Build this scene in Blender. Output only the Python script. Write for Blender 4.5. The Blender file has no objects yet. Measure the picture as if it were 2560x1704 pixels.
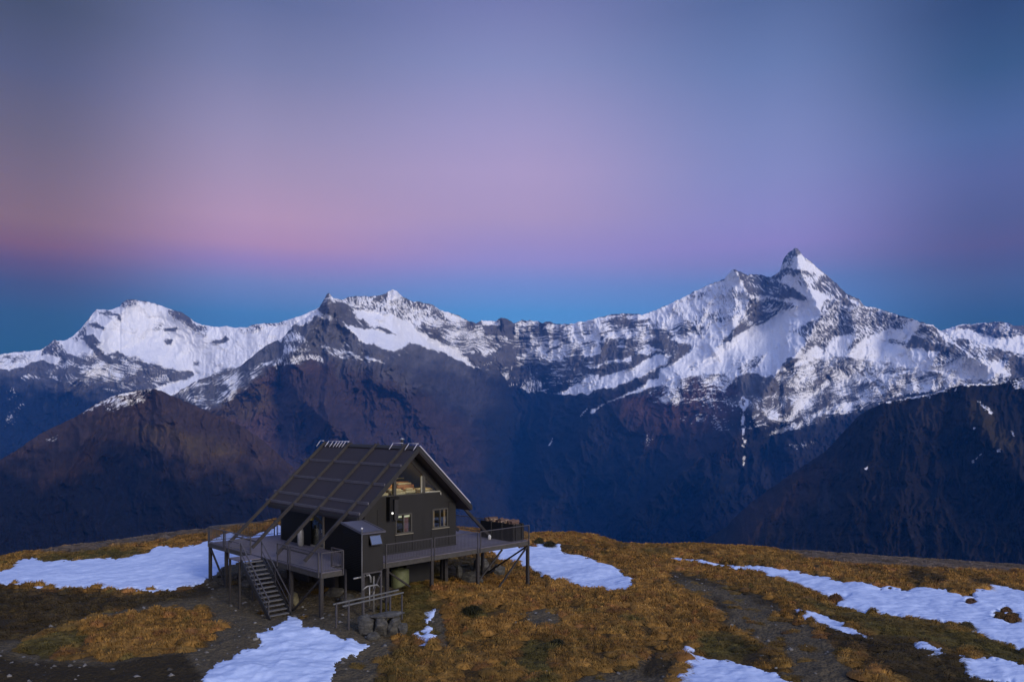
import bpy, bmesh, math, random
import numpy as np
from mathutils import Vector, Matrix

C = bpy.context.scene
COL = C.collection
R = math.radians
random.seed(7)

# ------------------------------------------------------------------ camera
F, HY, CX, CAMZ = 1874.0, 1059.0, 1280.0, 7.36      # focal length, horizon row, centre column (photo pixels), height over the deck
cam_d = bpy.data.cameras.new("camera")
cam = bpy.data.objects.new("camera", cam_d); COL.objects.link(cam)
cam.location = (0, 0, CAMZ); cam.rotation_euler = (R(90), 0, 0)
cam_d.sensor_width = 36; cam_d.lens = 36 * F / 2560
cam_d.shift_y = (HY - 852) / 2560
cam_d.clip_start = 0.5; cam_d.clip_end = 60000
C.camera = cam

# ------------------------------------------------------------------ colour management
C.view_settings.view_transform = 'Standard'
C.view_settings.look = 'None'
C.view_settings.exposure = 0.0
C.view_settings.gamma = 1.0
C.cycles.volume_bounces = 0
C.cycles.max_bounces = 6
C.cycles.transparent_max_bounces = 12
C.cycles.use_denoising = True

def lin(r, g=None, b=None):
    if g is None: r, g, b = r
    f = lambda c: (c / 255 / 12.92) if c / 255 <= 0.04045 else ((c / 255 + 0.055) / 1.055) ** 2.4
    return (f(r), f(g), f(b), 1.0)

# ------------------------------------------------------------------ dusk sky: blue shadow of the earth, violet belt, blue above
W = bpy.data.worlds.new("World"); C.world = W; W.use_nodes = True
wn, wl = W.node_tree.nodes, W.node_tree.links
wn.clear()
def N(kind, **kw):
    n = wn.new(kind)
    for k, v in kw.items(): setattr(n, k, v)
    return n
def wmath(op, a, b=None, c=None):
    n = N('ShaderNodeMath', operation=op)
    for i, s in enumerate((a, b, c)):
        if s is None: continue
        if isinstance(s, (int, float)): n.inputs[i].default_value = s
        else: wl.new(s, n.inputs[i])
    return n.outputs[0]
def wmap(v, a, b, c, d, smooth=False):
    n = N('ShaderNodeMapRange'); n.clamp = True
    if smooth: n.interpolation_type = 'SMOOTHSTEP'
    wl.new(v, n.inputs[0])
    for i, q in enumerate((a, b, c, d)): n.inputs[i + 1].default_value = q
    return n.outputs[0]
def wramp(fac, stops):
    n = N('ShaderNodeValToRGB'); cr = n.color_ramp; cr.interpolation = 'B_SPLINE' if False else 'EASE'
    while len(cr.elements) > 1: cr.elements.remove(cr.elements[-1])
    for i, (p, c) in enumerate(stops):
        e = cr.elements[0] if i == 0 else cr.elements.new(p)
        e.position = p; e.color = lin(c)
    cr.interpolation = 'LINEAR'
    wl.new(fac, n.inputs[0]); return n.outputs[0]
def wmix(f, a, b, blend='MIX'):
    n = N('ShaderNodeMix', data_type='RGBA', blend_type=blend)
    if isinstance(f, (int, float)): n.inputs[0].default_value = f
    else: wl.new(f, n.inputs[0])
    for i, s in ((6, a), (7, b)):
        if isinstance(s, tuple): n.inputs[i].default_value = s
        else: wl.new(s, n.inputs[i])
    return n.outputs[2]
tc = N('ShaderNodeTexCoord'); sx = N('ShaderNodeSeparateXYZ'); wl.new(tc.outputs['Generated'], sx.inputs[0])
dx_, dy_, dz_ = sx.outputs
hor = wmath('SQRT', wmath('ADD', wmath('MULTIPLY', dx_, dx_), wmath('MULTIPLY', dy_, dy_)))
tanE = wmath('DIVIDE', dz_, wmath('MAXIMUM', hor, 0.001))
az = wmath('ARCTAN2', dx_, dy_)                                   # 0 straight ahead, + to the right
# the belt sits a little lower on the right: shift the height coordinate with the azimuth
hcoord = wmath('MULTIPLY', wmath('ADD', tanE, wmath('MULTIPLY', az, 0.045)), 1 / 0.8)
# colour columns (azimuth, [(photo row, colour)]) - linear values per row
SKY_ROWS = [0, 150, 300, 400, 500, 560, 600, 650, 720, 800, 1000]
SKY_AZ = [-0.575, -0.328, 0.0, 0.331, 0.576]
SKY = [[[0.0788, 0.0851, 0.1091], [0.1185, 0.1177, 0.1717], [0.1905, 0.1484, 0.1608], [0.2564, 0.1671, 0.1585], [0.3291, 0.176, 0.1318], [0.2934, 0.1267, 0.1097], [0.1798, 0.0982, 0.1262], [0.0928, 0.0963, 0.1444], [0.0471, 0.1139, 0.1732], [0.0345, 0.1143, 0.1745], [0.0005, 0.0666, 0.079]], [[0.1481, 0.1719, 0.3126], [0.2369, 0.2417, 0.3957], [0.3828, 0.3207, 0.4701], [0.4884, 0.3552, 0.4892], [0.6129, 0.3769, 0.4981], [0.5839, 0.3335, 0.4829], [0.4161, 0.2867, 0.5437], [0.2342, 0.2888, 0.5473], [0.0914, 0.2541, 0.5056], [0.0553, 0.2113, 0.4498], [0.0317, 0.1627, 0.3742]], [[0.2051, 0.2194, 0.431], [0.289, 0.304, 0.5293], [0.4327, 0.3683, 0.5963], [0.524, 0.3975, 0.612], [0.5302, 0.3811, 0.5824], [0.463, 0.3461, 0.6223], [0.4123, 0.3402, 0.6639], [0.2495, 0.3386, 0.6915], [0.1196, 0.3547, 0.7099], [0.1145, 0.3444, 0.7214], [0.0845, 0.2854, 0.6419]], [[0.1134, 0.1604, 0.322], [0.1711, 0.2289, 0.4349], [0.2514, 0.2849, 0.5258], [0.298, 0.3072, 0.5722], [0.3427, 0.3065, 0.5995], [0.3584, 0.2877, 0.5991], [0.2955, 0.2773, 0.5594], [0.1766, 0.2854, 0.5746], [0.1258, 0.3002, 0.636], [0.0998, 0.288, 0.5836], [0.0606, 0.2336, 0.5449]], [[0.0392, 0.0684, 0.146], [0.0557, 0.1059, 0.2063], [0.104, 0.1524, 0.3135], [0.1298, 0.1446, 0.3036], [0.1269, 0.1241, 0.2359], [0.1438, 0.1109, 0.2011], [0.1161, 0.1101, 0.1925], [0.0913, 0.1251, 0.2133], [0.0475, 0.1143, 0.2006], [0.034, 0.1142, 0.1902], [0.0107, 0.0845, 0.1405]]]
LO, HI = (1059 - 1.0866 * 1000) / 1874, 0.60
tE = wmap(tanE, LO, HI, 0, 1)
cols = []
for col, az_ in zip(SKY, SKY_AZ):
    q_ = math.cos(az_)                                            # rows are heights over a flat picture plane: turn them into true elevations
    n = N('ShaderNodeValToRGB'); cr = n.color_ramp
    st = sorted(((q_ * (1059 - 1.0866 * y) / 1874 - LO) / (HI - LO), c) for y, c in zip(SKY_ROWS, col))
    while len(cr.elements) < len(st): cr.elements.new(0.5)
    for e, (p, c) in zip(cr.elements, st): e.position = p; e.color = (*c, 1)
    cr.interpolation = 'B_SPLINE' if False else 'CARDINAL' if False else 'LINEAR'
    wl.new(tE, n.inputs[0]); cols.append(n.outputs[0])
sky = cols[0]
for k in range(1, 5): sky = wmix(wmap(az, SKY_AZ[k - 1], SKY_AZ[k], 0, 1, True), sky, cols[k])
# behind the camera: the after-glow of the set sun, out of frame; overhead: clear blue
back = wmap(dy_, 0.15, -0.75, 0, 1, True)
glow = N('ShaderNodeValToRGB'); cr = glow.color_ramp
cr.elements[0].position = 0.0; cr.elements[0].color = (1.25, 1.0, 0.90, 1)
cr.elements[1].position = 1.0; cr.elements[1].color = (0.32, 0.44, 0.92, 1)
e = cr.elements.new(0.35); e.color = (0.66, 0.68, 0.95, 1)
wl.new(dz_, glow.inputs[0])
sky = wmix(back, sky, glow.outputs[0])
zen = wmap(dz_, 0.55, 0.9, 0, 1, True)
sky = wmix(zen, sky, (0.28, 0.39, 0.84, 1))
# faint pink streak of high cloud on the right
below = wmap(dz_, -0.25, -0.02, 0, 1)
sky = wmix(below, (0.02, 0.04, 0.10, 1), sky)
bg = N('ShaderNodeBackground'); bg.inputs[1].default_value = 1.0
wl.new(sky, bg.inputs[0])
wo = N('ShaderNodeOutputWorld'); wl.new(bg.outputs[0], wo.inputs[0])

# ------------------------------------------------------------------ the last light: one very soft low sun behind the camera
sun_d = bpy.data.lights.new("sun", 'SUN'); sun = bpy.data.objects.new("sun", sun_d); COL.objects.link(sun)
sun_d.energy = 2.9; sun_d.angle = R(18); sun_d.color = (1.0, 0.90, 0.84)
sun.rotation_euler = Vector((-0.62, 0.72, -0.38)).to_track_quat('-Z', 'Y').to_euler()

# ------------------------------------------------------------------ helpers
def P(px, py, d):
    """photo pixel at forward distance d -> world point"""
    return Vector(((px - CX) / F * d, d, CAMZ + (HY - py) / F * d))
def tag(o, label=None, cat=None, group=None, kind=None):
    if label: o['label'] = label
    if cat: o['category'] = cat
    if group: o['group'] = group
    if kind: o['kind'] = kind
    return o
_h = lambda n: n
def hash2(ix, iy, seed):
    h = (ix.astype(np.int64) * 374761393 + iy.astype(np.int64) * 668265263 + seed * 1274126177) & 0xffffffff
    h = ((h ^ (h >> 13)) * 1274126177) & 0xffffffff
    return (h ^ (h >> 16)) & 0xffff
def pnoise(x, y, seed=0):
    x = np.asarray(x, float); y = np.asarray(y, float)
    xi = np.floor(x); yi = np.floor(y); xf = x - xi; yf = y - yi
    u = xf * xf * xf * (xf * (xf * 6 - 15) + 10); v = yf * yf * yf * (yf * (yf * 6 - 15) + 10)
    def g(ax, ay, fx, fy):
        a = hash2(ax, ay, seed) * (2 * math.pi / 65536)
        return np.cos(a) * fx + np.sin(a) * fy
    n00 = g(xi, yi, xf, yf); n10 = g(xi + 1, yi, xf - 1, yf)
    n01 = g(xi, yi + 1, xf, yf - 1); n11 = g(xi + 1, yi + 1, xf - 1, yf - 1)
    return 1.5 * ((n00 * (1 - u) + n10 * u) * (1 - v) + (n01 * (1 - u) + n11 * u) * v)
def fbm(x, y, oct=4, seed=0, gain=0.5):
    s = 0; a = 1; t = 0
    for i in range(oct):
        s = s + a * pnoise(x * 2 ** i, y * 2 ** i, seed + i * 17); t += a; a *= gain
    return s / t * 1.3
def ridged(x, y, oct=4, seed=0, gain=0.5):
    s = 0; a = 1; t = 0
    for i in range(oct):
        s = s + a * (1 - np.minimum(1, 1.6 * np.abs(pnoise(x * 2.03 ** i, y * 2.03 ** i, seed + i * 31)))) ; t += a; a *= gain
    return s / t
def sstep(a, b, x):
    t = np.clip((x - a) / (b - a), 0, 1); return t * t * (3 - 2 * t)
def sdist(px, py, poly, pad=1e9):
    """signed distance to a polygon, + inside; far points get -pad"""
    poly = np.asarray(poly, float)
    out = np.full(px.shape, -pad)
    x0, y0 = poly.min(0) - pad; x1, y1 = poly.max(0) + pad
    sel = (px > x0) & (px < x1) & (py > y0) & (py < y1)
    if not sel.any(): return out
    X, Y = px[sel], py[sel]
    dmin = np.full(X.shape, 1e18); ins = np.zeros(X.shape, bool)
    for (ax, ay), (bx, by) in zip(poly, np.roll(poly, -1, 0)):
        ex, ey = bx - ax, by - ay; L = ex * ex + ey * ey + 1e-9
        t = np.clip(((X - ax) * ex + (Y - ay) * ey) / L, 0, 1)
        dmin = np.minimum(dmin, (X - ax - t * ex) ** 2 + (Y - ay - t * ey) ** 2)
        if ay != by:
            ins ^= ((ay > Y) != (by > Y)) & (X < ax + (Y - ay) * ex / (by - ay))
    out[sel] = np.where(ins, 1, -1) * np.sqrt(dmin)
    return out
def ldist(px, py, line):
    d = np.full(px.shape, 1e18)
    for (ax, ay), (bx, by) in zip(line[:-1], line[1:]):
        ex, ey = bx - ax, by - ay; L = ex * ex + ey * ey + 1e-9
        t = np.clip(((px - ax) * ex + (py - ay) * ey) / L, 0, 1)
        d = np.minimum(d, (px - ax - t * ex) ** 2 + (py - ay - t * ey) ** 2)
    return np.sqrt(d)
def grid_mesh(name, Vt, nr, nc, attrs=None, keep=None, mat=None, smooth=True, parent=None):
    """Vt (nr*nc,3) row-major -> quad grid object"""
    r, c = np.meshgrid(np.arange(nr - 1), np.arange(nc - 1), indexing='ij')
    a = (r * nc + c).ravel()
    f = np.stack([a, a + 1, a + nc + 1, a + nc], 1)
    if keep is not None: f = f[keep]
    if keep is not None:
        used, inv = np.unique(f.ravel(), return_inverse=True)
        Vt = Vt[used]; f = inv.reshape(-1, 4)
        if attrs: attrs = {k: v[used] for k, v in attrs.items()}
    return raw_mesh(name, Vt, f, attrs, mat, smooth, parent)
def raw_mesh(name, Vt, f, attrs=None, mat=None, smooth=False, parent=None):
    me = bpy.data.meshes.new(name)
    k = f.shape[1]
    me.vertices.add(len(Vt)); me.vertices.foreach_set('co', np.asarray(Vt, np.float32).ravel())
    me.loops.add(f.size); me.loops.foreach_set('vertex_index', f.ravel().astype(np.int32))
    me.polygons.add(len(f)); me.polygons.foreach_set('loop_start', np.arange(0, f.size, k, dtype=np.int32))
    me.update(calc_edges=True)
    if smooth: me.polygons.foreach_set('use_smooth', np.ones(len(f), bool))
    for n, v in (attrs or {}).items():
        if v.ndim == 2:
            at = me.attributes.new(n, 'FLOAT_COLOR', 'POINT')
            at.data.foreach_set('color', np.concatenate([v, np.ones((len(v), 1))], 1).astype(np.float32).ravel())
        else:
            at = me.attributes.new(n, 'FLOAT', 'POINT'); at.data.foreach_set('value', v.astype(np.float32))
    if mat: me.materials.append(mat)
    o = bpy.data.objects.new(name, me); COL.objects.link(o)
    if parent: o.parent = parent
    return o

# ------------------------------------------------------------------ materials
def new_mat(name):
    m = bpy.data.materials.new(name); m.use_nodes = True
    nt = m.node_tree; b = nt.nodes['Principled BSDF']
    return m, nt, b
def mat_simple(name, col, rough=0.7, metal=0.0, var=0.25, scale=6.0, bump=0.0, bscale=40.0, stretch=(1, 1, 1), spec=0.4):
    """paint, wood or metal with weathering: two octaves of noise move the colour and the gloss"""
    m, nt, b = new_mat(name)
    L = nt.links.new
    t = nt.nodes.new('ShaderNodeTexCoord'); mp = nt.nodes.new('ShaderNodeMapping'); mp.inputs['Scale'].default_value = stretch
    L(t.outputs['Object'], mp.inputs[0])
    n = nt.nodes.new('ShaderNodeTexNoise'); n.inputs['Scale'].default_value = scale; n.inputs['Detail'].default_value = 6; n.inputs['Roughness'].default_value = 0.65
    L(mp.outputs[0], n.inputs['Vector'])
    r = nt.nodes.new('ShaderNodeMapRange'); r.inputs[1].default_value = 0.3; r.inputs[2].default_value = 0.7
    r.inputs[3].default_value = 1 - var; r.inputs[4].default_value = 1 + var
    L(n.outputs[0], r.inputs[0])
    mx = nt.nodes.new('ShaderNodeVectorMath'); mx.operation = 'SCALE'; mx.inputs[0].default_value = col[:3]
    L(r.outputs[0], mx.inputs['Scale']); L(mx.outputs[0], b.inputs['Base Color'])
    r2 = nt.nodes.new('ShaderNodeMapRange'); r2.inputs[3].default_value = max(0, rough - 0.12); r2.inputs[4].default_value = min(1, rough + 0.12)
    L(n.outputs[0], r2.inputs[0]); L(r2.outputs[0], b.inputs['Roughness'])
    b.inputs['Metallic'].default_value = metal; b.inputs['Specular IOR Level'].default_value = spec
    if bump:
        n2 = nt.nodes.new('ShaderNodeTexNoise'); n2.inputs['Scale'].default_value = bscale; n2.inputs['Detail'].default_value = 5
        L(mp.outputs[0], n2.inputs['Vector'])
        bp = nt.nodes.new('ShaderNodeBump'); bp.inputs['Strength'].default_value = bump; bp.inputs['Distance'].default_value = 0.02
        L(n2.outputs[0], bp.inputs['Height']); L(bp.outputs[0], b.inputs['Normal'])
    return m
# ------------------------------------------------------------------ mountain terrain
def mat_mountain():
    m, nt, b = new_mat('mountain_rock_and_snow'); L = nt.links.new
    at = nt.nodes.new('ShaderNodeAttribute'); at.attribute_name = 'rock'
    sn = nt.nodes.new('ShaderNodeAttribute'); sn.attribute_name = 'snow'
    mx = nt.nodes.new('ShaderNodeMix'); mx.data_type = 'RGBA'
    L(sn.outputs['Fac'], mx.inputs[0]); L(at.outputs['Color'], mx.inputs[6])
    g = nt.nodes.new('ShaderNodeNewGeometry')
    n = nt.nodes.new('ShaderNodeTexNoise'); n.inputs['Scale'].default_value = 0.016; n.inputs['Detail'].default_value = 8; n.inputs['Roughness'].default_value = 0.7
    mp = nt.nodes.new('ShaderNodeMapping'); mp.inputs['Scale'].default_value = (1.6, .7, .55); L(g.outputs['Position'], mp.inputs[0]); L(mp.outputs[0], n.inputs['Vector'])
    cr = nt.nodes.new('ShaderNodeMix'); cr.data_type = 'RGBA'
    cr.inputs[6].default_value = (0.58, 0.62, 0.70, 1); cr.inputs[7].default_value = (0.96, 0.94, 0.90, 1)
    L(n.outputs[0], cr.inputs[0]); L(cr.outputs[2], mx.inputs[7])
    L(mx.outputs[2], b.inputs['Base Color'])
    b.inputs['Roughness'].default_value = 0.9; b.inputs['Specular IOR Level'].default_value = 0.1
    bp = nt.nodes.new('ShaderNodeBump'); bp.inputs['Strength'].default_value = 0.25; bp.inputs['Distance'].default_value = 10
    L(n.outputs[0], bp.inputs['Height']); L(bp.outputs[0], b.inputs['Normal'])
    return m
MM = mat_mountain()
VALLEY_Z = -1050.0
TA = lambda L: [(x * .365, 680 + y * .365) for x, y in L]            # tracing sheets -> photo pixels
TB = lambda L: [(700 + x * .365, 680 + y * .365) for x, y in L]
TC = lambda L: [(1500 + x * .45, 600 + y * .45) for x, y in L]
TZ = lambda L: [(1400 + x * .4924, 900 + y * .4924) for x, y in L]
T5 = lambda L: [(x * .4871, 940 + y * .4871) for x, y in L]

def paint(px, py, base, entries, seed):
    """entries: (polygon, level, noise amount, streak angle, streak length, streak width, edge feather)"""
    Fv = np.full(px.shape, float(base)); k = 0
    wx = 7 * fbm(px / 34, py / 34, 3, seed + 900); wy = 7 * fbm(px / 34, py / 34, 3, seed + 901)
    wx2 = 3 * fbm(px / 9, py / 9, 2, seed + 902); wy2 = 3 * fbm(px / 9, py / 9, 2, seed + 903)
    for poly, lvl, amp, ang, la, lc, fe in entries:
        k += 1
        poly = np.asarray(poly, float)
        x0, y0 = poly.min(0) - 40; x1, y1 = poly.max(0) + 40
        sel = (px > x0) & (px < x1) & (py > y0) & (py < y1)
        if not sel.any(): continue
        small = min(1.0, (min(poly.max(0) - poly.min(0))) / 30.0)
        X = px[sel]; Y = py[sel]
        sd = sdist(X + (wx[sel]) * small + wx2[sel] * max(small, .35), Y + wy[sel] * small + wy2[sel] * max(small, .35), poly, 60)
        if not amp: sd = sd + .3 + 1.6 * fbm(X / 5, Y / 5, 2, seed + 31)
        m = sstep(-fe, fe, sd)
        if isinstance(lvl, tuple):                                  # more snow high up than low down
            lvl = lvl[0] + (lvl[1] - lvl[0]) * np.clip((Y - y0 - 40) / max(1, y1 - y0 - 80), 0, 1)
        if amp:
            a = R(ang) + .22 * fbm(X / 90, Y / 60, 2, seed + 17); ca, sa = np.cos(a), np.sin(a)
            xx = X - X.mean(); yy = Y - Y.mean(); q = wx[sel] * .5
            ux = (xx + q) * ca + (yy + q * .6) * sa; vy = -(xx + q) * sa + (yy + q * .6) * ca
            long_ = la / lc > 3
            n = 0.62 * fbm(ux / (la * 1.3), vy / lc, 3, seed + k * 7, 0.6) + 0.34 * fbm(ux / (la * .4), vy / (lc * .45), 2, seed + k * 7 + 5) + 0.55 * fbm(X / 55, Y / 34, 2, seed + k * 7 + 9)
            if not long_:                                           # broken crag: sharp ribs with snow between
                n = 0.50 * n + 0.95 * (ridged(ux / (la * 1.2), vy / (lc * 1.1), 3, seed + k * 7 + 3, .6) - .56)
            v = lvl + amp * n * 1.15
        else: v = lvl
        Fv[sel] = Fv[sel] * (1 - m) + v * m
    return Fv

def massif(name, crest, y_foot, dc, df, x0, x1, dx, nrow, relief, ridges, snow_base, snow, tint_base, tint, seed, jag=2.0, power=1.0, label=None):
    xs = np.arange(x0, x1 + dx, dx); nc = len(xs)
    cx_, cy_ = zip(*crest)
    yc = np.interp(xs, cx_, cy_)
    yc = yc + jag * (fbm(xs / 16, xs * 0 + seed, 4, seed, 0.6)) - 0.4 * jag * ridged(xs / 9, xs * 0 + 3.3, 2, seed + 5)
    s = np.linspace(0, 1, nrow) ** 1.0
    if jag < 2: yc = yc + 6 * fbm(xs / 75, xs * 0 + 7.7, 3, seed + 3)
    S, X = np.meshgrid(s, xs, indexing='ij')
    Y = yc[None, :] + (y_foot - yc[None, :]) * S
    Dc = np.interp(xs, *zip(*dc))[None, :]; Df = np.interp(xs, *zip(*df))[None, :]
    D = Dc + (Df - Dc) * S ** power
    px, py = X.ravel(), Y.ravel()
    wxx = 14 * fbm(px / 70, py / 70, 3, seed + 40); wyy = 14 * fbm(px / 70, py / 70, 3, seed + 41)
    Fs = paint(px, py, snow_base, snow, seed + 11)
    calm = 1 - .72 * sstep(.70, 1.0, Fs)                            # deep snow buries the small relief
    rel = np.zeros(px.shape)
    for k, (amp, lx, ly, kind) in enumerate(relief):
        f = ridged if kind == 'r' else fbm
        rel += amp * (calm if k else .4 + .6 * calm) * (f((px + wxx) / lx, (py + wyy) / ly, 5, seed + int(lx), 0.55) - (0.5 if kind == 'r' else 0))
    for line, amp, wid in ridges:
        d = ldist(px + wxx * .6, py + wyy * .6, line)
        rel += amp * np.exp(-(d / wid) ** 1.3)
    dust = np.clip(.5 - np.abs(Fs - .5), 0, 1)
    sn = sstep(0.36, 0.66, Fs)
    # snow lies as a smooth sheet: it fills the small relief
    D = D.ravel() - rel
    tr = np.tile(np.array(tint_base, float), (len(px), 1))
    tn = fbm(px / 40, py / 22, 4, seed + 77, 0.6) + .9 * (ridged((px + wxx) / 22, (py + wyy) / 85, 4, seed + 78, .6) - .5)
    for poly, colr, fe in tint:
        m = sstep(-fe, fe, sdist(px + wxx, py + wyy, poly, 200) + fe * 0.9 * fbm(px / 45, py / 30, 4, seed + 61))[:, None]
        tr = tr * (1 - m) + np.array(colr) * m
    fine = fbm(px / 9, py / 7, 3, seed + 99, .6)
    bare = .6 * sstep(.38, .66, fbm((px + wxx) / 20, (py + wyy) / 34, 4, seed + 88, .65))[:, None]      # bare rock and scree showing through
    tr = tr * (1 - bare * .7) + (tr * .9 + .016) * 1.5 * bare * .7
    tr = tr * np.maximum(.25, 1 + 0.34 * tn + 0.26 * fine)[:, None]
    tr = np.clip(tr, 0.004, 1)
    V0 = np.stack([(px - CX) / F * D, D, CAMZ + (HY - py) / F * D], 1).reshape(nrow, nc, 3)
    # behind the crest the ground falls away; below the foot it goes down to the valley
    backs = []
    for j in (4, 3, 2, 1):
        b = V0[0].copy(); k = 1 + j * 220.0 / b[:, 1]
        b[:, 0] *= k; b[:, 1] *= k; b[:, 2] -= j * 200.0; backs.append(b)
    ft = V0[-1].copy(); ft[:, 2] = VALLEY_Z - 5; ft[:, 1] -= 50
    Vt = np.concatenate([np.array(backs), V0, ft[None]], 0)
    nr = Vt.shape[0]
    pad = lambda a: np.concatenate([np.repeat(a[:1], 4, 0), a, a[-1:]], 0)
    o = grid_mesh(name, Vt.reshape(-1, 3), nr, nc,
                  {'snow': pad(sn.reshape(nrow, nc)).ravel(), 'rock': pad(tr.reshape(nrow, nc, 3)).reshape(-1, 3)}, None, MM)
    return tag(o, label, 'mountain', kind='structure')

ROCK = (0.105, 0.096, 0.094); DARK = (0.030, 0.030, 0.034); BROWN = (0.082, 0.046, 0.033); OLIVE = (0.080, 0.052, 0.022); RUST = (0.060, 0.032, 0.028)

# --- far left: rounded snow dome above a glacier basin
crestL = TA([(-400, 640), (-200, 600), (0, 565), (100, 548), (280, 535), (320, 505), (375, 462), (400, 472), (440, 470), (500, 440), (560, 380), (630, 290), (660, 258), (700, 256),
             (740, 262), (820, 240), (835, 212), (870, 190), (905, 186), (960, 196), (1020, 204), (1090, 225), (1150, 250), (1240, 275), (1290, 305), (1330, 340), (1380, 360), (1430, 370),
             (1500, 378), (1550, 370), (1610, 382), (1690, 378), (1760, 355), (1850, 350), (1900, 350), (1980, 325), (2060, 300), (2130, 270), (2190, 240), (2300, 250), (2500, 330)])
snowL = [
 (TA([(-400, 560), (0, 555), (280, 525), (375, 450), (500, 425), (660, 245), (900, 175), (1100, 215), (1330, 325), (1500, 365), (1900, 335), (2200, 225), (2500, 300), (2300, 420), (1950, 560), (1650, 660), (1400, 690),
      (1330, 690), (1290, 680), (1150, 670), (950, 590), (800, 560), (700, 560), (560, 620), (480, 560), (400, 640), (300, 600), (130, 660), (0, 670), (-400, 700)]), 1.0, .25, 8, 60, 12, 4),
 (TA([(480, 560), (700, 555), (950, 585), (1300, 700), (1250, 760), (1000, 820), (800, 840), (500, 790), (430, 730), (400, 640)]), (.62, .18), .75, 13, 60, 2.8, 8),
 (TA([(100, 720), (200, 670), (400, 640), (480, 760), (300, 730), (200, 760)]), .36, .8, 20, 20, 6, 6),
 (TA([(1330, 690), (1430, 690), (1500, 640), (1700, 640), (1330, 790), (1240, 830), (1180, 870), (1060, 800), (1180, 750), (1300, 720)]), .98, .2, -30, 30, 8, 2.5),
 (TA([(820, 238), (840, 195), (905, 176), (950, 195), (930, 218), (870, 238)]), .28, .8, 40, 10, 5, 2),
 (TA([(655, 262), (740, 265), (830, 310), (825, 338), (770, 302), (680, 282)]), .22, .7, 20, 12, 4, 2),
 (TA([(600, 345), (660, 340), (718, 375), (710, 392), (650, 382)]), .0, .4, 10, 12, 4, 2),
 (TA([(550, 440), (640, 435), (690, 478), (650, 490), (690, 520), (720, 560), (800, 600), (840, 640), (740, 612), (670, 575), (590, 500)]), .05, .6, 30, 14, 5, 2),
 (TA([(560, 390), (600, 350), (600, 430), (520, 480), (490, 460)]), .45, .9, 60, 10, 5, 3),
 (TA([(310, 505), (380, 455), (440, 500), (480, 580), (490, 605), (400, 595), (340, 560), (285, 575), (290, 525)]), .22, .8, 50, 12, 5, 2.5),
 (TA([(1150, 255), (1240, 275), (1310, 325), (1350, 360), (1420, 380), (1415, 445), (1390, 432), (1350, 422), (1300, 382), (1230, 342), (1160, 302)]), .25, .85, 50, 12, 5, 2.5),
 (TA([(1120, 390), (1215, 380), (1205, 407), (1135, 407)]), .05, .5, 0, 10, 4, 1.6), (TA([(1118, 465), (1182, 462), (1175, 498), (1140, 502)]), .15, .7, 0, 10, 4, 1.6),
 (TA([(1445, 482), (1550, 432), (1570, 460), (1520, 492), (1470, 502)]), .08, .7, -30, 10, 4, 1.6), (TA([(1326, 616), (1360, 618), (1356, 640), (1328, 637)]), .0, .2, 0, 8, 4, 1.4),
 (TA([(1045, 355), (1110, 350), (1110, 405), (1050, 405)]), .52, .5, 10, 8, 3, 3),
 (TA([(780, 540), (890, 570), (950, 582), (900, 592), (840, 590)]), .25, .7, 15, 15, 3, 2), (TA([(850, 588), (980, 618), (1145, 668), (1000, 652)]), .1, .6, 17, 20, 3, 2),
 (TA([(1150, 690), (1305, 690), (1300, 725), (1250, 752), (1170, 735)]), .12, .6, 5, 16, 4, 2),
 (TA([(1640, 385), (1760, 345), (2000, 320), (2000, 347), (1800, 385), (1660, 412)]), .56, .8, 70, 10, 5, 2),
 (TA([(1400, 700), (1550, 650), (1700, 640), (1800, 560), (1900, 560), (1650, 740)]), .3, .8, -30, 20, 4, 3),
 (TA([(-400, 600), (0, 575), (270, 540), (280, 600), (130, 650), (0, 655), (-400, 680)]), .66, .6, -5, 18, 5, 3),
 (TA([(30, 780), (100, 780), (200, 900), (100, 1080), (20, 1080), (30, 900)]), .12, .75, 60, 12, 6, 8),
]
massif('snow_mountains', crestL, 1420, [(-120, 9000), (330, 9800), (760, 9000)], [(-120, 5200), (330, 5600), (760, 6000)], -150, 800, 1.6, 360,
       [(260, 90, 130, 'r'), (60, 26, 34, 'r'), (12, 11, 10, 'f')],
       [(TA([(905, 186), (700, 400), (620, 560), (480, 760)]), 400, 45), (TA([(1150, 250), (1400, 420)]), 150, 25), (TA([(1200, 500), (1300, 700), (1100, 800)]), -350, 60), (TA([(375, 462), (460, 620), (440, 800)]), 260, 30)],
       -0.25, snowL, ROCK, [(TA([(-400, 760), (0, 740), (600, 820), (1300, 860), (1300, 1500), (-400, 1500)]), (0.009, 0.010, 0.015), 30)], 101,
       jag=2.2, label='rounded snow dome above a glacier basin at far left of the range')

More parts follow.
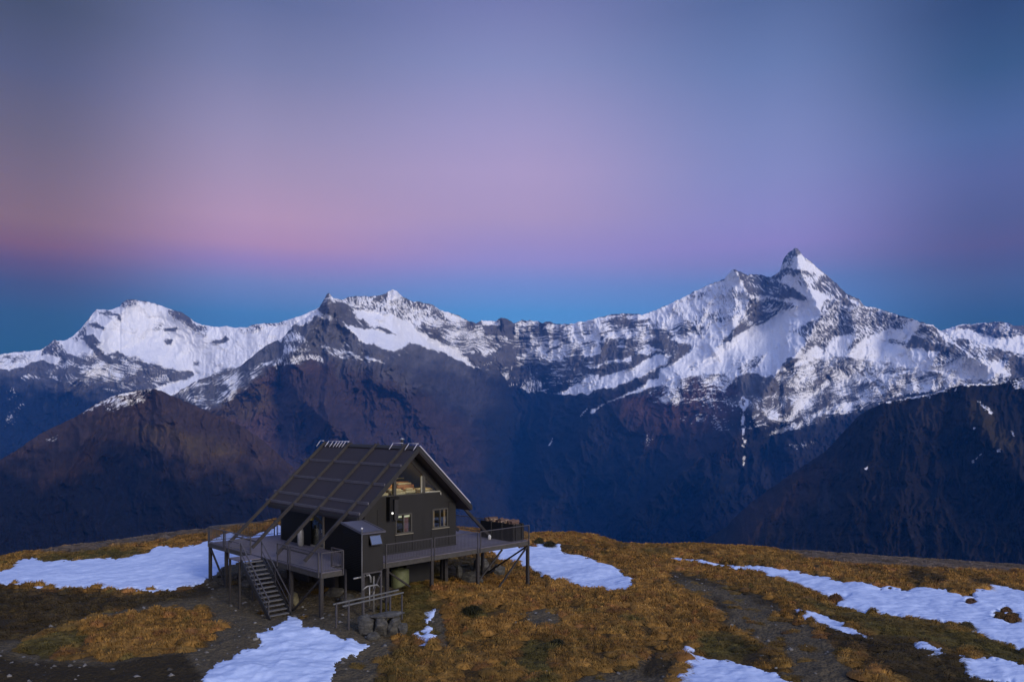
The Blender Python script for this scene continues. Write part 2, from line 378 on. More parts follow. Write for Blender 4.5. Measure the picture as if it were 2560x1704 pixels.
# --- central peak, cliff-banded cirque and the high pyramid on the right
crestM = TA([(900, 1300), (1000, 1100), (1100, 930), (1180, 845), (1350, 742), (1640, 650), (1780, 535), (1850, 490), (1940, 450), (2010, 362), (2130, 290), (2190, 240)]) + \
         TB([(280, 225), (320, 155), (335, 145), (360, 175), (430, 190), (470, 172), (560, 165), (640, 168), (720, 150), (750, 132), (770, 120), (800, 130), (840, 170), (900, 200), (960, 208),
             (1040, 222), (1100, 262), (1150, 275), (1220, 300), (1290, 335), (1340, 350), (1380, 335), (1480, 335), (1510, 315), (1550, 318), (1600, 350), (1660, 332), (1760, 335), (1790, 350),
             (1850, 340), (1900, 358), (2000, 355), (2100, 335)]) + \
         TC([(0, 430), (60, 415), (130, 408), (240, 415), (320, 385), (400, 350), (500, 300), (600, 250), (690, 218), (735, 165), (760, 168), (820, 195), (880, 190), (950, 210), (1000, 170), (1020, 110),
             (1050, 65), (1080, 48), (1100, 52), (1130, 90), (1180, 130), (1240, 180), (1320, 250), (1370, 300), (1440, 330), (1465, 365), (1520, 375), (1620, 405), (1720, 435), (1800, 460), (1850, 475),
             (1900, 510), (2000, 540), (2150, 580), (2356, 640), (2500, 690)])
snowM = [
 # brown spur and dark rib on the left
 (TA([(2010, 355), (1940, 445), (1780, 530), (1640, 640), (1350, 735), (1170, 840), (1420, 955), (1650, 850), (1790, 690), (1830, 650), (1920, 600), (1960, 500), (2040, 400)]), .34, .80, -36, 40, 3.2, 4),
 (TA([(1785, 530), (1940, 460), (1910, 560), (1700, 670), (1600, 700), (1640, 655)]), .02, .4, -36, 25, 4, 3),
 (TA([(1830, 645), (1900, 590), (1960, 510), (2000, 430), (2080, 415), (2115, 480), (2110, 530), (2070, 570), (2060, 640), (1990, 630), (1900, 655)]), .50, .8, 75, 22, 5, 4),
 # central peak
 (TB([(0, 345), (280, 215), (335, 135), (770, 110), (1340, 340), (1400, 660), (1100, 600), (880, 590), (700, 630), (330, 640), (0, 560)]), .10, .62, 28, 40, 5, 6),
 (TB([(270, 225), (335, 135), (470, 165), (770, 112), (900, 192), (1040, 215), (1290, 328), (1340, 500), (1200, 450), (960, 400), (880, 330), (760, 300), (600, 262), (480, 242), (400, 205)]), .44, .95, 62, 14, 5, 4),
 (TB([(900, 260), (1290, 400), (1420, 520), (1430, 660), (1300, 600), (1150, 480), (960, 400)]), .42, .9, 32, 28, 4, 5),
 (TB([(735, 150), (770, 112), (805, 128), (835, 170), (800, 200), (740, 185)]), .85, .5, 60, 8, 4, 2),
 (TB([(850, 210), (950, 250), (980, 300), (960, 380), (880, 330), (830, 290)]), .62, .7, 70, 12, 5, 3),
 (TB([(1095, 262), (1160, 275), (1290, 340), (1330, 360), (1320, 400), (1240, 370), (1150, 320)]), .85, .5, 30, 14, 4, 2.5),
 (TB([(480, 253), (600, 260), (740, 290), (880, 330), (960, 400), (1050, 450), (1130, 490), (1200, 520), (1270, 570), (1300, 610), (1365, 662), (1280, 632), (1180, 572), (1080, 542), (990, 512), (930, 492), (880, 482),
      (840, 522), (780, 545), (700, 522), (640, 492), (560, 482), (520, 442), (470, 392), (430, 350), (500, 372), (560, 402), (640, 382), (740, 432), (795, 435), (700, 382), (630, 372), (590, 340), (540, 310)]), 1.0, .22, 25, 30, 8, 2),
 (TB([(238, 255), (360, 305), (440, 355), (530, 432), (440, 405), (330, 335), (240, 295)]), .82, .6, 35, 16, 4, 2),
 (TB([(0, 335), (200, 275), (250, 255), (225, 330), (150, 365), (100, 362), (30, 430), (0, 475), (-60, 420)]), .88, .5, -30, 14, 6, 3),
 (TB([(0, 600), (30, 440), (100, 395), (140, 415), (200, 470), (212, 530), (160, 545), (250, 572), (335, 635), (200, 600), (100, 642), (0, 650)]), .48, .85, 72, 14, 4, 3),
 (TB([(270, 495), (450, 540), (560, 555), (690, 600), (745, 635), (600, 625), (480, 595), (300, 545)]), .47, .85, 22, 24, 4, 4),
 (TB([(380, 310), (520, 440), (560, 480), (700, 540), (760, 640), (600, 560), (480, 500), (300, 400)]), .08, .5, 35, 30, 4, 3),
 (TB([(880, 485), (960, 520), (1150, 600), (1240, 625), (1100, 615), (920, 590)]), -.05, .4, 25, 20, 4, 3),
 # banded cirque
 (TB([(1290, 328), (1510, 308), (1600, 343), (1900, 350), (2356, 275), (2356, 690), (2000, 790), (1880, 840), (1700, 810), (1560, 770), (1530, 620), (1420, 670), (1300, 600), (1200, 500), (1100, 420), (1080, 350)]), (.58, .22), .9, 3, 60, 4.2, 8),
 (TB([(1960, 420), (2356, 330), (2356, 640), (2000, 640), (1900, 560)]), (.62, .34), .9, -9, 60, 4.2, 10),
 (TB([(1380, 365), (1500, 365), (1512, 318), (1550, 316), (1605, 350), (1600, 460), (1500, 440), (1400, 430)]), .02, .5, 5, 20, 5, 2.5),
 (TB([(1375, 333), (1500, 330), (1512, 362), (1390, 362)]), .95, .3, 0, 14, 4, 1.5),
 (TB([(1605, 352), (1660, 330), (1770, 332), (1780, 350), (1690, 362)]), .92, .3, 0, 14, 4, 1.5),
 (TB([(1430, 560), (1580, 490), (1620, 600), (1560, 650), (1470, 660)]), .02, .6, 10, 20, 5, 4),
 (TB([(1470, 640), (1900, 640), (2050, 600), (2356, 590), (2356, 660), (2100, 700), (1900, 740), (1560, 770)]), .16, .8, -4, 30, 4, 5),
 (TB([(1565, 650), (1720, 650), (1810, 780), (1740, 840), (1680, 810), (1570, 780)]), .38, .85, 86, 16, 3, 4),
 (TB([(1880, 835), (1980, 788), (2100, 728), (2250, 688), (2400, 665), (2400, 770), (2200, 805), (2060, 845)]), .86, .5, -20, 24, 6, 3),
 (TB([(2060, 550), (2400, 490), (2400, 532), (2100, 572)]), .92, .4, -8, 24, 4, 2.5), (TB([(2080, 640), (2400, 575), (2400, 642), (2150, 662)]), .78, .6, -10, 24, 4, 2.5),
 (TB([(1780, 380), (2356, 285), (2400, 420), (2200, 470), (2000, 482), (1950, 440), (2200, 402), (1900, 402)]), .72, .8, -6, 30, 4, 4),
 (TB([(1800, 575), (1925, 525), (1925, 602), (1800, 602)]), .92, .4, -10, 16, 5, 2), (TB([(1690, 520), (1790, 500), (1860, 520), (1800, 560), (1700, 560)]), .7, .7, 0, 16, 4, 2.5),
 # right massif
 (TC([(-40, 425), (240, 408), (500, 292), (690, 210), (735, 158), (800, 195), (960, 205), (1080, 40), (1180, 125), (1330, 255), (1465, 360), (1720, 430), (1850, 470), (2050, 515), (2356, 640), (2300, 700), (2270, 745),
      (2150, 775), (1950, 765), (1800, 725), (1600, 685), (1300, 645), (1100, 705), (900, 775), (750, 765), (640, 745), (500, 745), (420, 785), (300, 815), (150, 865), (40, 915), (-60, 965), (-40, 860), (0, 800), (300, 640), (430, 620), (200, 640), (0, 650)]), .96, .34, -30, 40, 8, 5),
 (TC([(-60, 850), (120, 800), (250, 755), (350, 705), (310, 765), (190, 830), (70, 895), (-80, 960)]), .0, .6, -30, 24, 4, 4),
 (TC([(500, 300), (700, 235), (830, 300), (830, 400), (700, 450), (560, 540), (300, 560), (200, 520)]), .70, .62, 78, 16, 4, 6),
 (TC([(0, 440), (130, 410), (280, 440), (250, 500), (480, 450), (570, 490), (470, 535), (300, 565), (200, 645), (0, 665)]), .42, .9, -4, 36, 4.5, 5),
 (TC([(0, 590), (190, 590), (190, 640), (0, 660)]), .08, .6, -6, 30, 4, 3), (TC([(0, 690), (190, 670), (160, 720), (0, 760)]), .12, .6, -12, 30, 4, 3),
 (TC([(265, 565), (330, 540), (390, 500), (405, 560), (495, 580), (495, 620), (430, 665), (345, 715), (400, 640), (300, 605)]), .08, .7, -40, 14, 5, 2.5),
 (TC([(960, 212), (1010, 160), (1060, 150), (1100, 160), (1220, 190), (1245, 178), (1325, 248), (1375, 298), (1440, 335), (1468, 370), (1380, 362), (1290, 322), (1230, 292), (1180, 335), (1130, 302), (1090, 242), (1060, 182), (1000, 215)]), .42, .9, 66, 16, 4.5, 3),
 (TC([(1230, 200), (1330, 255), (1440, 340), (1460, 370), (1370, 360), (1280, 310), (1220, 260)]), .26, .8, 55, 16, 4, 3),
 (TC([(1005, 150), (1045, 62), (1085, 45), (1112, 80), (1085, 100), (1060, 145)]), .44, .8, 70, 10, 4, 2),
 (TC([(1080, 240), (1150, 270), (1230, 285), (1200, 350), (1150, 325)]), .95, .3, 50, 12, 5, 2.5),
 (TC([(1370, 305), (1420, 325), (1440, 365), (1400, 345)]), .9, .3, 40, 10, 4, 1.6),
 (TC([(765, 172), (820, 192), (880, 187), (950, 208), (1040, 240), (1100, 292), (1175, 345), (1100, 332), (1000, 322), (900, 312), (860, 322), (830, 302), (790, 232)]), .24, .85, 38, 16, 4, 3),
 (TC([(825, 330), (920, 318), (1050, 345), (1100, 372), (1000, 402), (900, 472), (780, 512), (720, 562), (635, 595), (740, 500), (800, 420)]), .34, .85, -36, 18, 4.5, 4),
 (TC([(1060, 510), (1200, 430), (1240, 310), (1330, 350), (1500, 380), (1720, 440), (1700, 482), (1560, 512), (1480, 542), (1400, 612), (1370, 612), (1430, 522), (1300, 542), (1250, 612), (1200, 572), (1130, 642), (1105, 622), (1150, 560)]), .38, .95, 40, 13, 5, 4),
 (TC([(1695, 585), (1780, 455), (1850, 485), (1925, 570), (1990, 600), (2065, 640), (1900, 702), (1830, 692), (1885, 622), (1780, 612)]), .26, .9, 35, 16, 5, 3),
 (TC([(1600, 540), (1700, 560), (1700, 585), (1610, 570)]), .4, .8, 10, 12, 4, 3),
 (TC([(1880, 500), (2000, 535), (2200, 600), (2400, 650), (2400, 760), (2270, 760), (2240, 700), (2100, 655), (2000, 590)]), .36, .9, 36, 16, 5, 4),
 (TC([(2290, 640), (2400, 660), (2400, 790), (2280, 760)]), .05, .5, 30, 16, 5, 4),
 (TC([(1010, 690), (1060, 650), (1120, 655), (1080, 700), (1030, 720)]), .15, .7, -30, 12, 5, 2.5),
 (TC([(760, 720), (850, 640), (920, 640), (860, 720), (800, 760)]), .5, .8, -40, 14, 5, 4),
 # streaky lower apron
 (TC([(265, 830), (500, 745), (640, 745), (900, 775), (1100, 705), (1300, 645), (1600, 685), (1800, 725), (1950, 765), (2150, 775), (2280, 745), (2280, 800), (1950, 830), (1650, 880), (1500, 940), (1300, 990), (1050, 1070), (880, 1100),
      (960, 1030), (880, 940), (780, 940), (500, 940), (295, 905)]), (.72, .16), .80, -17, 34, 2.4, 9),
 (TC([(265, 830), (520, 752), (740, 762), (740, 905), (500, 925), (290, 905)]), (.70, .12), .85, -9, 30, 2.4, 9),
 (TC([(1300, 650), (1600, 690), (1800, 730), (1950, 770), (2150, 780), (1900, 800), (1600, 790), (1300, 760)]), .62, .8, -12, 34, 2.4, 9),
 (TC([(755, 765), (850, 742), (985, 770), (965, 850), (900, 885), (760, 905), (695, 865)]), .06, .6, -30, 16, 5, 4),
 (TC([(600, 900), (780, 940), (880, 950), (960, 1030), (880, 1100), (600, 1050), (400, 1000)]), .12, .85, -15, 16, 3, 8),
 (TC([(1268, 775), (1282, 800), (1200, 862), (1130, 932), (1060, 1002), (1028, 1002), (1090, 920), (1180, 850)]), .92, .4, -45, 14, 4, 1.6),
 (TC([(2275, 758), (2275, 792), (1950, 806), (1700, 858), (1400, 915), (1380, 955), (1250, 965), (1100, 1045), (905, 1090), (1080, 1018), (1250, 930), (1500, 888), (1800, 825)]), .68, .75, -20, 22, 3, 2.5),
 (TC([(797, 868), (774, 890), (785, 920), (798, 945), (832, 900), (812, 885)]), 1.0, 0, 0, 1, 1, 1.2), (TC([(792, 884), (784, 900), (797, 914), (808, 896)]), .0, 0, 0, 1, 1, .8),
 (TC([(800, 965), (805, 985), (796, 1025), (786, 1025), (788, 990)]), 1.0, 0, 0, 1, 1, 1.0), (TC([(790, 1048), (801, 1048), (801, 1078), (792, 1078)]), 1.0, 0, 0, 1, 1, .8),
 (TC([(792, 1100), (810, 1105), (805, 1120), (803, 1145), (790, 1143), (796, 1120)]), 1.0, 0, 0, 1, 1, .9), (TZ([(926, 485), (942, 488), (938, 505), (934, 532), (926, 532), (932, 505)]), 1.0, 0, 0, 1, 1, .8),
 (TC([(845, 975), (860, 975), (858, 990), (848, 990)]), 1.0, 0, 0, 1, 1, .8), (TC([(535, 985), (552, 985), (548, 1005), (533, 1003)]), 1.0, 0, 0, 1, 1, .8),
 (TB([(2055, 985), (2066, 980), (2113, 936), (2104, 933)]), 1.0, 0, 0, 1, 1, 1.0), (TB([(1830, 1192), (1842, 1196), (1858, 1165), (1870, 1142), (1861, 1138), (1848, 1165)]), .9, .5, 60, 6, 3, 1.0),
 (TZ([(1140, 425), (1310, 400), (1300, 420), (1200, 460)]), .3, .8, -10, 9, 4, 5), (TZ([(440, 380), (490, 380), (480, 400), (430, 470), (420, 440)]), .3, .8, 60, 6, 4, 4),
]
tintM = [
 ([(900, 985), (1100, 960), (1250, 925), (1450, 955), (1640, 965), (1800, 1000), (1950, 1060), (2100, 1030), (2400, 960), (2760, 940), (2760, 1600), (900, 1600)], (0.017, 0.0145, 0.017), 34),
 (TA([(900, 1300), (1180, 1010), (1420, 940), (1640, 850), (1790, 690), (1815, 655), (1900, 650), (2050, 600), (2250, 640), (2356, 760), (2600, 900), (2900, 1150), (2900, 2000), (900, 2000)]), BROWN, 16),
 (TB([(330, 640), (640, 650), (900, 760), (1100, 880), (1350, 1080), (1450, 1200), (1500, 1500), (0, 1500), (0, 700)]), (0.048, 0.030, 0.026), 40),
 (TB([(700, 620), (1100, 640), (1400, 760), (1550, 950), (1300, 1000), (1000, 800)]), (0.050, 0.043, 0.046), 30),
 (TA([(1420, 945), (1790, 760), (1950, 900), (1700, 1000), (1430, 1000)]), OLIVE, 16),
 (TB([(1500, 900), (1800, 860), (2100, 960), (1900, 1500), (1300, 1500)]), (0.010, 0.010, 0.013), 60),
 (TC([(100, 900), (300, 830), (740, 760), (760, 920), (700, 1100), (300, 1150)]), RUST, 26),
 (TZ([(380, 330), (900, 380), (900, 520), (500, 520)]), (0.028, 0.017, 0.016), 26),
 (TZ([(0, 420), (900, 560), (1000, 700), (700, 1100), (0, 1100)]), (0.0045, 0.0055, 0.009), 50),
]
ridgesM = [
 ([(870, 915), (1040, 1020), (1170, 1160), (1250, 1320)], 360, 85), ([(1660, 955), (1500, 1050), (1380, 1170), (1320, 1320)], 480, 85), ([(1930, 1050), (1740, 1150), (1570, 1300)], 460, 48), ([(1350, 940), (1290, 1130), (1250, 1350)], -620, 120), ([(760, 1000), (900, 1120), (980, 1300)], 420, 50),
 (TB([(335, 145), (430, 350), (560, 480), (720, 580), (950, 760)]), 420, 40), (TA([(1430, 945), (1790, 690), (1950, 600), (2110, 440), (2230, 200)]), 520, 46),
 (TB([(770, 120), (900, 330), (1000, 420)]), 160, 26), (TB([(100, 400), (140, 640), (300, 900), (400, 1200)]), 360, 60), (TB([(640, 650), (900, 900), (1100, 1200)]), 320, 60),
 (TB([(1600, 500), (1600, 800), (1550, 1100), (1450, 1500)]), -700, 90), (TB([(880, 330), (1050, 500), (1300, 620)]), -240, 34),
 (TB([(1510, 320), (1560, 450), (1540, 620)]), 260, 22),
 (TC([(1080, 50), (1130, 220), (1200, 340), (1230, 430), (1120, 600), (1000, 720), (840, 940)]), 420, 34), (TC([(735, 165), (830, 320), (760, 520), (640, 600), (480, 760)]), 300, 30),
 (TC([(1800, 460), (1900, 590), (2060, 640), (2200, 740)]), 320, 34), (TC([(1400, 380), (1420, 520), (1380, 640)]), 240, 30), (TC([(1000, 400), (800, 540), (500, 720), (300, 830)]), -320, 44),
 (TC([(1650, 500), (1560, 640), (1400, 760)]), -260, 40), (TC([(960, 780), (860, 960), (700, 1200), (560, 1500)]), 330, 60), (TC([(1270, 790), (1050, 1000), (760, 1300)]), -240, 36),
 (TC([(400, 800), (300, 1000), (150, 1300)]), 260, 60),
]
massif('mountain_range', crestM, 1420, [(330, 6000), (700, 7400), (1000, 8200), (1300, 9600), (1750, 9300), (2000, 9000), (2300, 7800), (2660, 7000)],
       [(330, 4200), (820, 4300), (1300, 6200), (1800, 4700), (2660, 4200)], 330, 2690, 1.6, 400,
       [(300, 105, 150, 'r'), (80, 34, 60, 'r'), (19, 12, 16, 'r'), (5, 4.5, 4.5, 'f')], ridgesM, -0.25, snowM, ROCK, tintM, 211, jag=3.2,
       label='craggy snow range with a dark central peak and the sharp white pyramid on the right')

# --- more distant ridge at the far right edge
crestR = TC([(1700, 560), (1850, 520), (1940, 490), (2020, 465), (2060, 470), (2100, 462), (2220, 453), (2270, 462), (2300, 475), (2356, 478), (2440, 490), (2560, 500)])
snowR = [(TC([(1700, 500), (1940, 480), (2100, 500), (2250, 540), (2600, 540), (2600, 800), (1700, 800)]), 1.0, .25, 10, 30, 8, 4),
         (TC([(1980, 475), (2220, 445), (2600, 480), (2600, 520), (2330, 520), (2200, 545), (2100, 520), (2040, 500)]), .24, .85, 12, 22, 4, 3)]
massif('distant_ridge', crestR, 1000, [(2200, 10600), (2700, 10400)], [(2200, 9400), (2700, 9400)], 2220, 2690, 2.0, 90,
       [(240, 60, 80, 'r'), (60, 18, 18, 'r')], [], .9, snowR, ROCK, [], 307, jag=2.4, label='distant snowy ridge with a rocky top peeping over the right shoulder')

# --- brown hill on the left
crestH = [(-160, 1290), (-60, 1200)] + T5([(0, 430), (60, 395), (100, 370), (200, 300), (300, 250), (400, 203), (480, 150), (540, 120), (600, 96), (700, 75), (760, 66), (790, 65), (830, 78), (900, 108), (980, 142), (1070, 183),
             (1150, 215), (1250, 262), (1350, 330), (1450, 420), (1600, 560), (1750, 720)])
snowH = [(T5([(590, 95), (700, 72), (790, 62), (795, 72), (760, 100), (740, 140), (690, 150), (650, 160), (560, 195), (470, 170), (520, 130)]), .22, .9, -35, 12, 3, 5),
         (T5([(600, 92), (700, 70), (790, 62), (792, 68), (700, 82), (610, 108)]), .62, .7, -15, 12, 3, 1.5),
         (T5([(430, 175), (590, 95), (600, 103), (500, 165), (400, 215)]), .42, .8, -30, 12, 3, 3),
         (T5([(230, 330), (300, 290), (300, 330), (250, 350)]), .25, .8, -30, 8, 4, 5)]
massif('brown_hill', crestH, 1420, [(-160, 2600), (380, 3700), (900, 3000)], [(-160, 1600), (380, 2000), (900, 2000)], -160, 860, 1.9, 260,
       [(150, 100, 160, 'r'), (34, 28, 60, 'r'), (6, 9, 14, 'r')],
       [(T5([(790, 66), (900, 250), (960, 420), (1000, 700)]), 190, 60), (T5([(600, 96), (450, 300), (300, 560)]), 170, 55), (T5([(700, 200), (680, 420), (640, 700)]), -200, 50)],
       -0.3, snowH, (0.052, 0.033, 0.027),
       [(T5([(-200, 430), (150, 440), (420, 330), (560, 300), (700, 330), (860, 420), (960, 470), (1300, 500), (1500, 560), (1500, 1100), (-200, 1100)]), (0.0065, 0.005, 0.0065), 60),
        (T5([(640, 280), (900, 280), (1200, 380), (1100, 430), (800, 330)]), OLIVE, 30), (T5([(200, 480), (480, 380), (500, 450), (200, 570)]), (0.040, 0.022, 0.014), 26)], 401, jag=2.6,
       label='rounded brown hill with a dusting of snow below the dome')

# --- dark near slope on the right
crestD = TZ([(560, 1080), (680, 945), (760, 890), (850, 845), (960, 732), (1050, 662), (1150, 590), (1250, 532), (1340, 470), (1430, 380), (1510, 290), (1580, 245), (1650, 215), (1780, 180), (1900, 166), (1980, 140),
             (2060, 121), (2180, 116), (2265, 116), (2285, 92), (2356, 85), (2460, 75), (2640, 60)])
snowD = [(TZ([(1640, 205), (1900, 160), (2060, 115), (2270, 108), (2272, 122), (2060, 130), (1900, 175), (1660, 222)]), .62, .8, -12, 14, 2.4, 2),
         (TZ([(2275, 90), (2500, 70), (2500, 130), (2330, 150), (2290, 120)]), .40, .8, -20, 12, 4, 4),
         (TZ([(2110, 205), (2140, 210), (2205, 268), (2190, 275), (2140, 240)]), .72, .7, 40, 12, 3, 1.6), (TZ([(2285, 350), (2300, 362), (2308, 385), (2296, 388)]), .9, .4, 60, 8, 3, 1.2),
         (TZ([(2080, 515), (2140, 470), (2148, 476), (2090, 520)]), .55, .6, -35, 9, 3, 1.4), (TZ([(2215, 455), (2240, 445), (2235, 470), (2215, 470)]), .7, .6, 0, 6, 3, 1.5),
         (TZ([(1545, 544), (1562, 542), (1556, 554)]), .9, 0, 0, 1, 1, 1), (TZ([(2010, 140), (2022, 132), (2010, 165), (1998, 165)]), .9, .3, 60, 6, 3, 1.2), (TZ([(2095, 338), (2120, 340), (2100, 352)]), .9, .3, 0, 6, 3, 1)]
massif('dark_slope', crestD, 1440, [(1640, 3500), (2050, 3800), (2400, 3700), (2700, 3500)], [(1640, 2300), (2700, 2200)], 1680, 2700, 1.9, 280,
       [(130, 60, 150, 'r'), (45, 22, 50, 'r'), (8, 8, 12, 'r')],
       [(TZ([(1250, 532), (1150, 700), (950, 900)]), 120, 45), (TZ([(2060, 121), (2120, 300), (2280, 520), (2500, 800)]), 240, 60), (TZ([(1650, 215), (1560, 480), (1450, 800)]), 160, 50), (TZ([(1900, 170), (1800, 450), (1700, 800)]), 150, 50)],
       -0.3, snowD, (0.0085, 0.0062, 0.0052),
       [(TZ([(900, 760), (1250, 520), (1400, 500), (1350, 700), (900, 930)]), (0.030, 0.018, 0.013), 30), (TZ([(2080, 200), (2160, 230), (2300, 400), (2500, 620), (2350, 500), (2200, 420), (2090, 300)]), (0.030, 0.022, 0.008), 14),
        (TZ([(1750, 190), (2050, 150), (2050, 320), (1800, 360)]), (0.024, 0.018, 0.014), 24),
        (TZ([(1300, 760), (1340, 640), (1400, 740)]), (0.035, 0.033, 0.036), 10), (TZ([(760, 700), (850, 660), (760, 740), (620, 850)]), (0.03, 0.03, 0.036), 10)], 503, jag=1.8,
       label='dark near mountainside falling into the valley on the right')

# --- valley floor, far below
def disc(name, z, rad, n=96):
    me = bpy.data.meshes.new(name); bm = bmesh.new()
    vs = [bm.verts.new((rad * math.cos(2 * math.pi * k / n), rad * math.sin(2 * math.pi * k / n), z)) for k in range(n)]
    bm.faces.new(vs); bm.to_mesh(me); bm.free()
    o = bpy.data.objects.new(name, me); COL.objects.link(o); return o
vf = disc('valley_floor', VALLEY_Z, 11900)
vf.data.materials.append(mat_simple('valley_forest', (0.03, 0.035, 0.03), 0.95, var=.4, scale=0.01))
tag(vf, 'dark forested valley floor far below the hilltop', 'valley', kind='structure')
# ------------------------------------------------------------------ the hilltop the hut stands on
T6 = lambda L: [(1300 + x * .5348, 1280 + y * .5348) for x, y in L]
TD = lambda L: [(x * 1.0866, y * 1.0866) for x, y in L]
T3 = lambda L: [(500 + x * .22954, 1260 + y * .22954) for x, y in L]
T4 = lambda L: [(820 + x * .2292, 1280 + y * .2292) for x, y in L]
CREST = 66.0
sky_line = [(-500, 1450), (-200, 1412), (0, 1394), (29, 1386), (112, 1374), (185, 1361), (253, 1356), (390, 1335), (516, 1322), (702, 1299), (900, 1303), (1100, 1316), (1336, 1336), (1380, 1333), (1428, 1333), (1476, 1339), (1520, 1350),
            (1557, 1361), (1648, 1362), (1744, 1361), (1835, 1365), (1942, 1373), (2049, 1380), (2209, 1391), (2370, 1401), (2560, 1413), (2760, 1430), (3100, 1470)]
ctl = [(804, 1545, 37), (1322, 1468, 47.4), (524, 1457, 46.5), (1082, 1465, 41.9), (1196, 1472, 44.3), (698, 1540, 38.5), (861, 1582, 34.5), (953, 1536, 38.5), (0, 1704, 28.5), (640, 1704, 28.5), (1280, 1704, 28.5),
       (1900, 1704, 28.3), (2560, 1704, 28), (270, 1478, 45.4), (0, 1462, 47), (1560, 1470, 45), (2000, 1502, 42), (2560, 1560, 36.5), (2560, 1480, 45), (1700, 1600, 34), (960, 1596, 34.9),
       (900, 1420, 52), (1180, 1420, 53), (640, 1385, 54), (300, 1400, 56), (1500, 1400, 56), (2000, 1430, 53), (2500, 1455, 50), (-300, 1560, 38), (2900, 1600, 34), (3000, 1530, 42), (-300, 1480, 50)]
cp = [P(*c) for c in ctl] + [P(x, y, CREST) for x, y in sky_line]
cxy = np.array([(p.x, p.y) for p in cp]); cz = np.array([p.z for p in cp])
def tps(r2): return np.where(r2 > 1e-9, r2 * np.log(np.maximum(r2, 1e-9)), 0) * 0.5
_n = len(cp); _K = tps(((cxy[:, None] - cxy[None]) ** 2).sum(-1)) + np.eye(_n) * 3.0
_A = np.zeros((_n + 3, _n + 3)); _A[:_n, :_n] = _K; _A[:_n, _n] = 1; _A[:_n, _n + 1:] = cxy; _A[_n, :_n] = 1; _A[_n + 1:, :_n] = cxy.T
_sol = np.linalg.solve(_A, np.concatenate([cz, np.zeros(3)]))
def base_h(x, y):
    out = np.zeros(x.shape)
    for k in range(_n): out += _sol[k] * tps((x - cxy[k, 0]) ** 2 + (y - cxy[k, 1]) ** 2)
    return out + _sol[_n] + _sol[_n + 1] * x + _sol[_n + 2] * y
_sx, _sy = zip(*sky_line)
def smooth_h(x, y):
    """ground without hummocks; beyond the crest it rolls over and drops"""
    d = y; px = CX + F * x / np.maximum(d, 1)
    es = (HY - np.interp(px, _sx, _sy)) / F
    hc = CAMZ + es * CREST
    inner = base_h(x, np.minimum(d, CREST))
    w = sstep(56, CREST, d)
    inner = inner * (1 - w) + np.minimum(inner, CAMZ + es * d - 0.002 * (CREST - d) ** 2) * w
    e = np.maximum(0, d - CREST)
    return np.where(d > CREST, hc + es * e * 1.15 - 0.012 * e ** 2 * np.minimum(1, 40 / np.maximum(e, 1)), inner)
def ground_h(x, y):
    h = smooth_h(x, y)
    w = 1 - sstep(CREST - 6, CREST + 1, y) * .75
    return h + w * (0.18 * fbm(x / 3.4, y / 3.4, 4, 5) + 0.10 * fbm(x / 1.25, y / 1.25, 2, 6) + 0.05 * fbm(x / .7, y / .7, 3, 8))
def gz(x, y): return float(ground_h(np.array([float(x)]), np.array([float(y)]))[0])
def to_px(x, y, z): return CX + F * x / y, HY - (z - CAMZ) / y * F
def on_ground(px, py, d0=40.0):
    """world point where the sight line of a photo pixel meets the ground"""
    d = np.linspace(24, 72, 900); x = (px - CX) / F * d
    z = CAMZ + (HY - py) / F * d; h = smooth_h(x, d)
    k = int(np.argmax(z <= h)) if (z <= h).any() else int(np.argmin(np.abs(z - h)))
    return float(x[k]), float(d[k])

# --- what grows or lies where, plus painted shade under the deck: traced areas (photo pixels), looked up once per ground point
Z_DIRT = [TD([(-40, 1486), (120, 1440), (300, 1394), (480, 1372), (470, 1330), (560, 1290), (900, 1270), (960, 1330), (880, 1390), (850, 1440), (905, 1480), (880, 1520), (850, 1620), (430, 1620), (-40, 1620)]),
          T6([(690, 285), (850, 305), (960, 340), (1110, 390), (1240, 445), (1200, 490), (1365, 535), (1470, 640), (1540, 740), (1610, 830), (1200, 830), (1255, 700), (1100, 600), (935, 495), (870, 410), (700, 340)]),
          T6([(440, 740), (620, 665), (720, 690), (735, 850), (150, 850), (300, 760)]), T6([(0, 465), (180, 450), (195, 540), (60, 545)]),
          T4([(2030, 1080), (2360, 1040), (2500, 1200), (2200, 1200)]), T4([(1060, 1080), (1260, 1080), (1300, 1500), (1180, 1500), (1150, 1250), (1040, 1200)])]
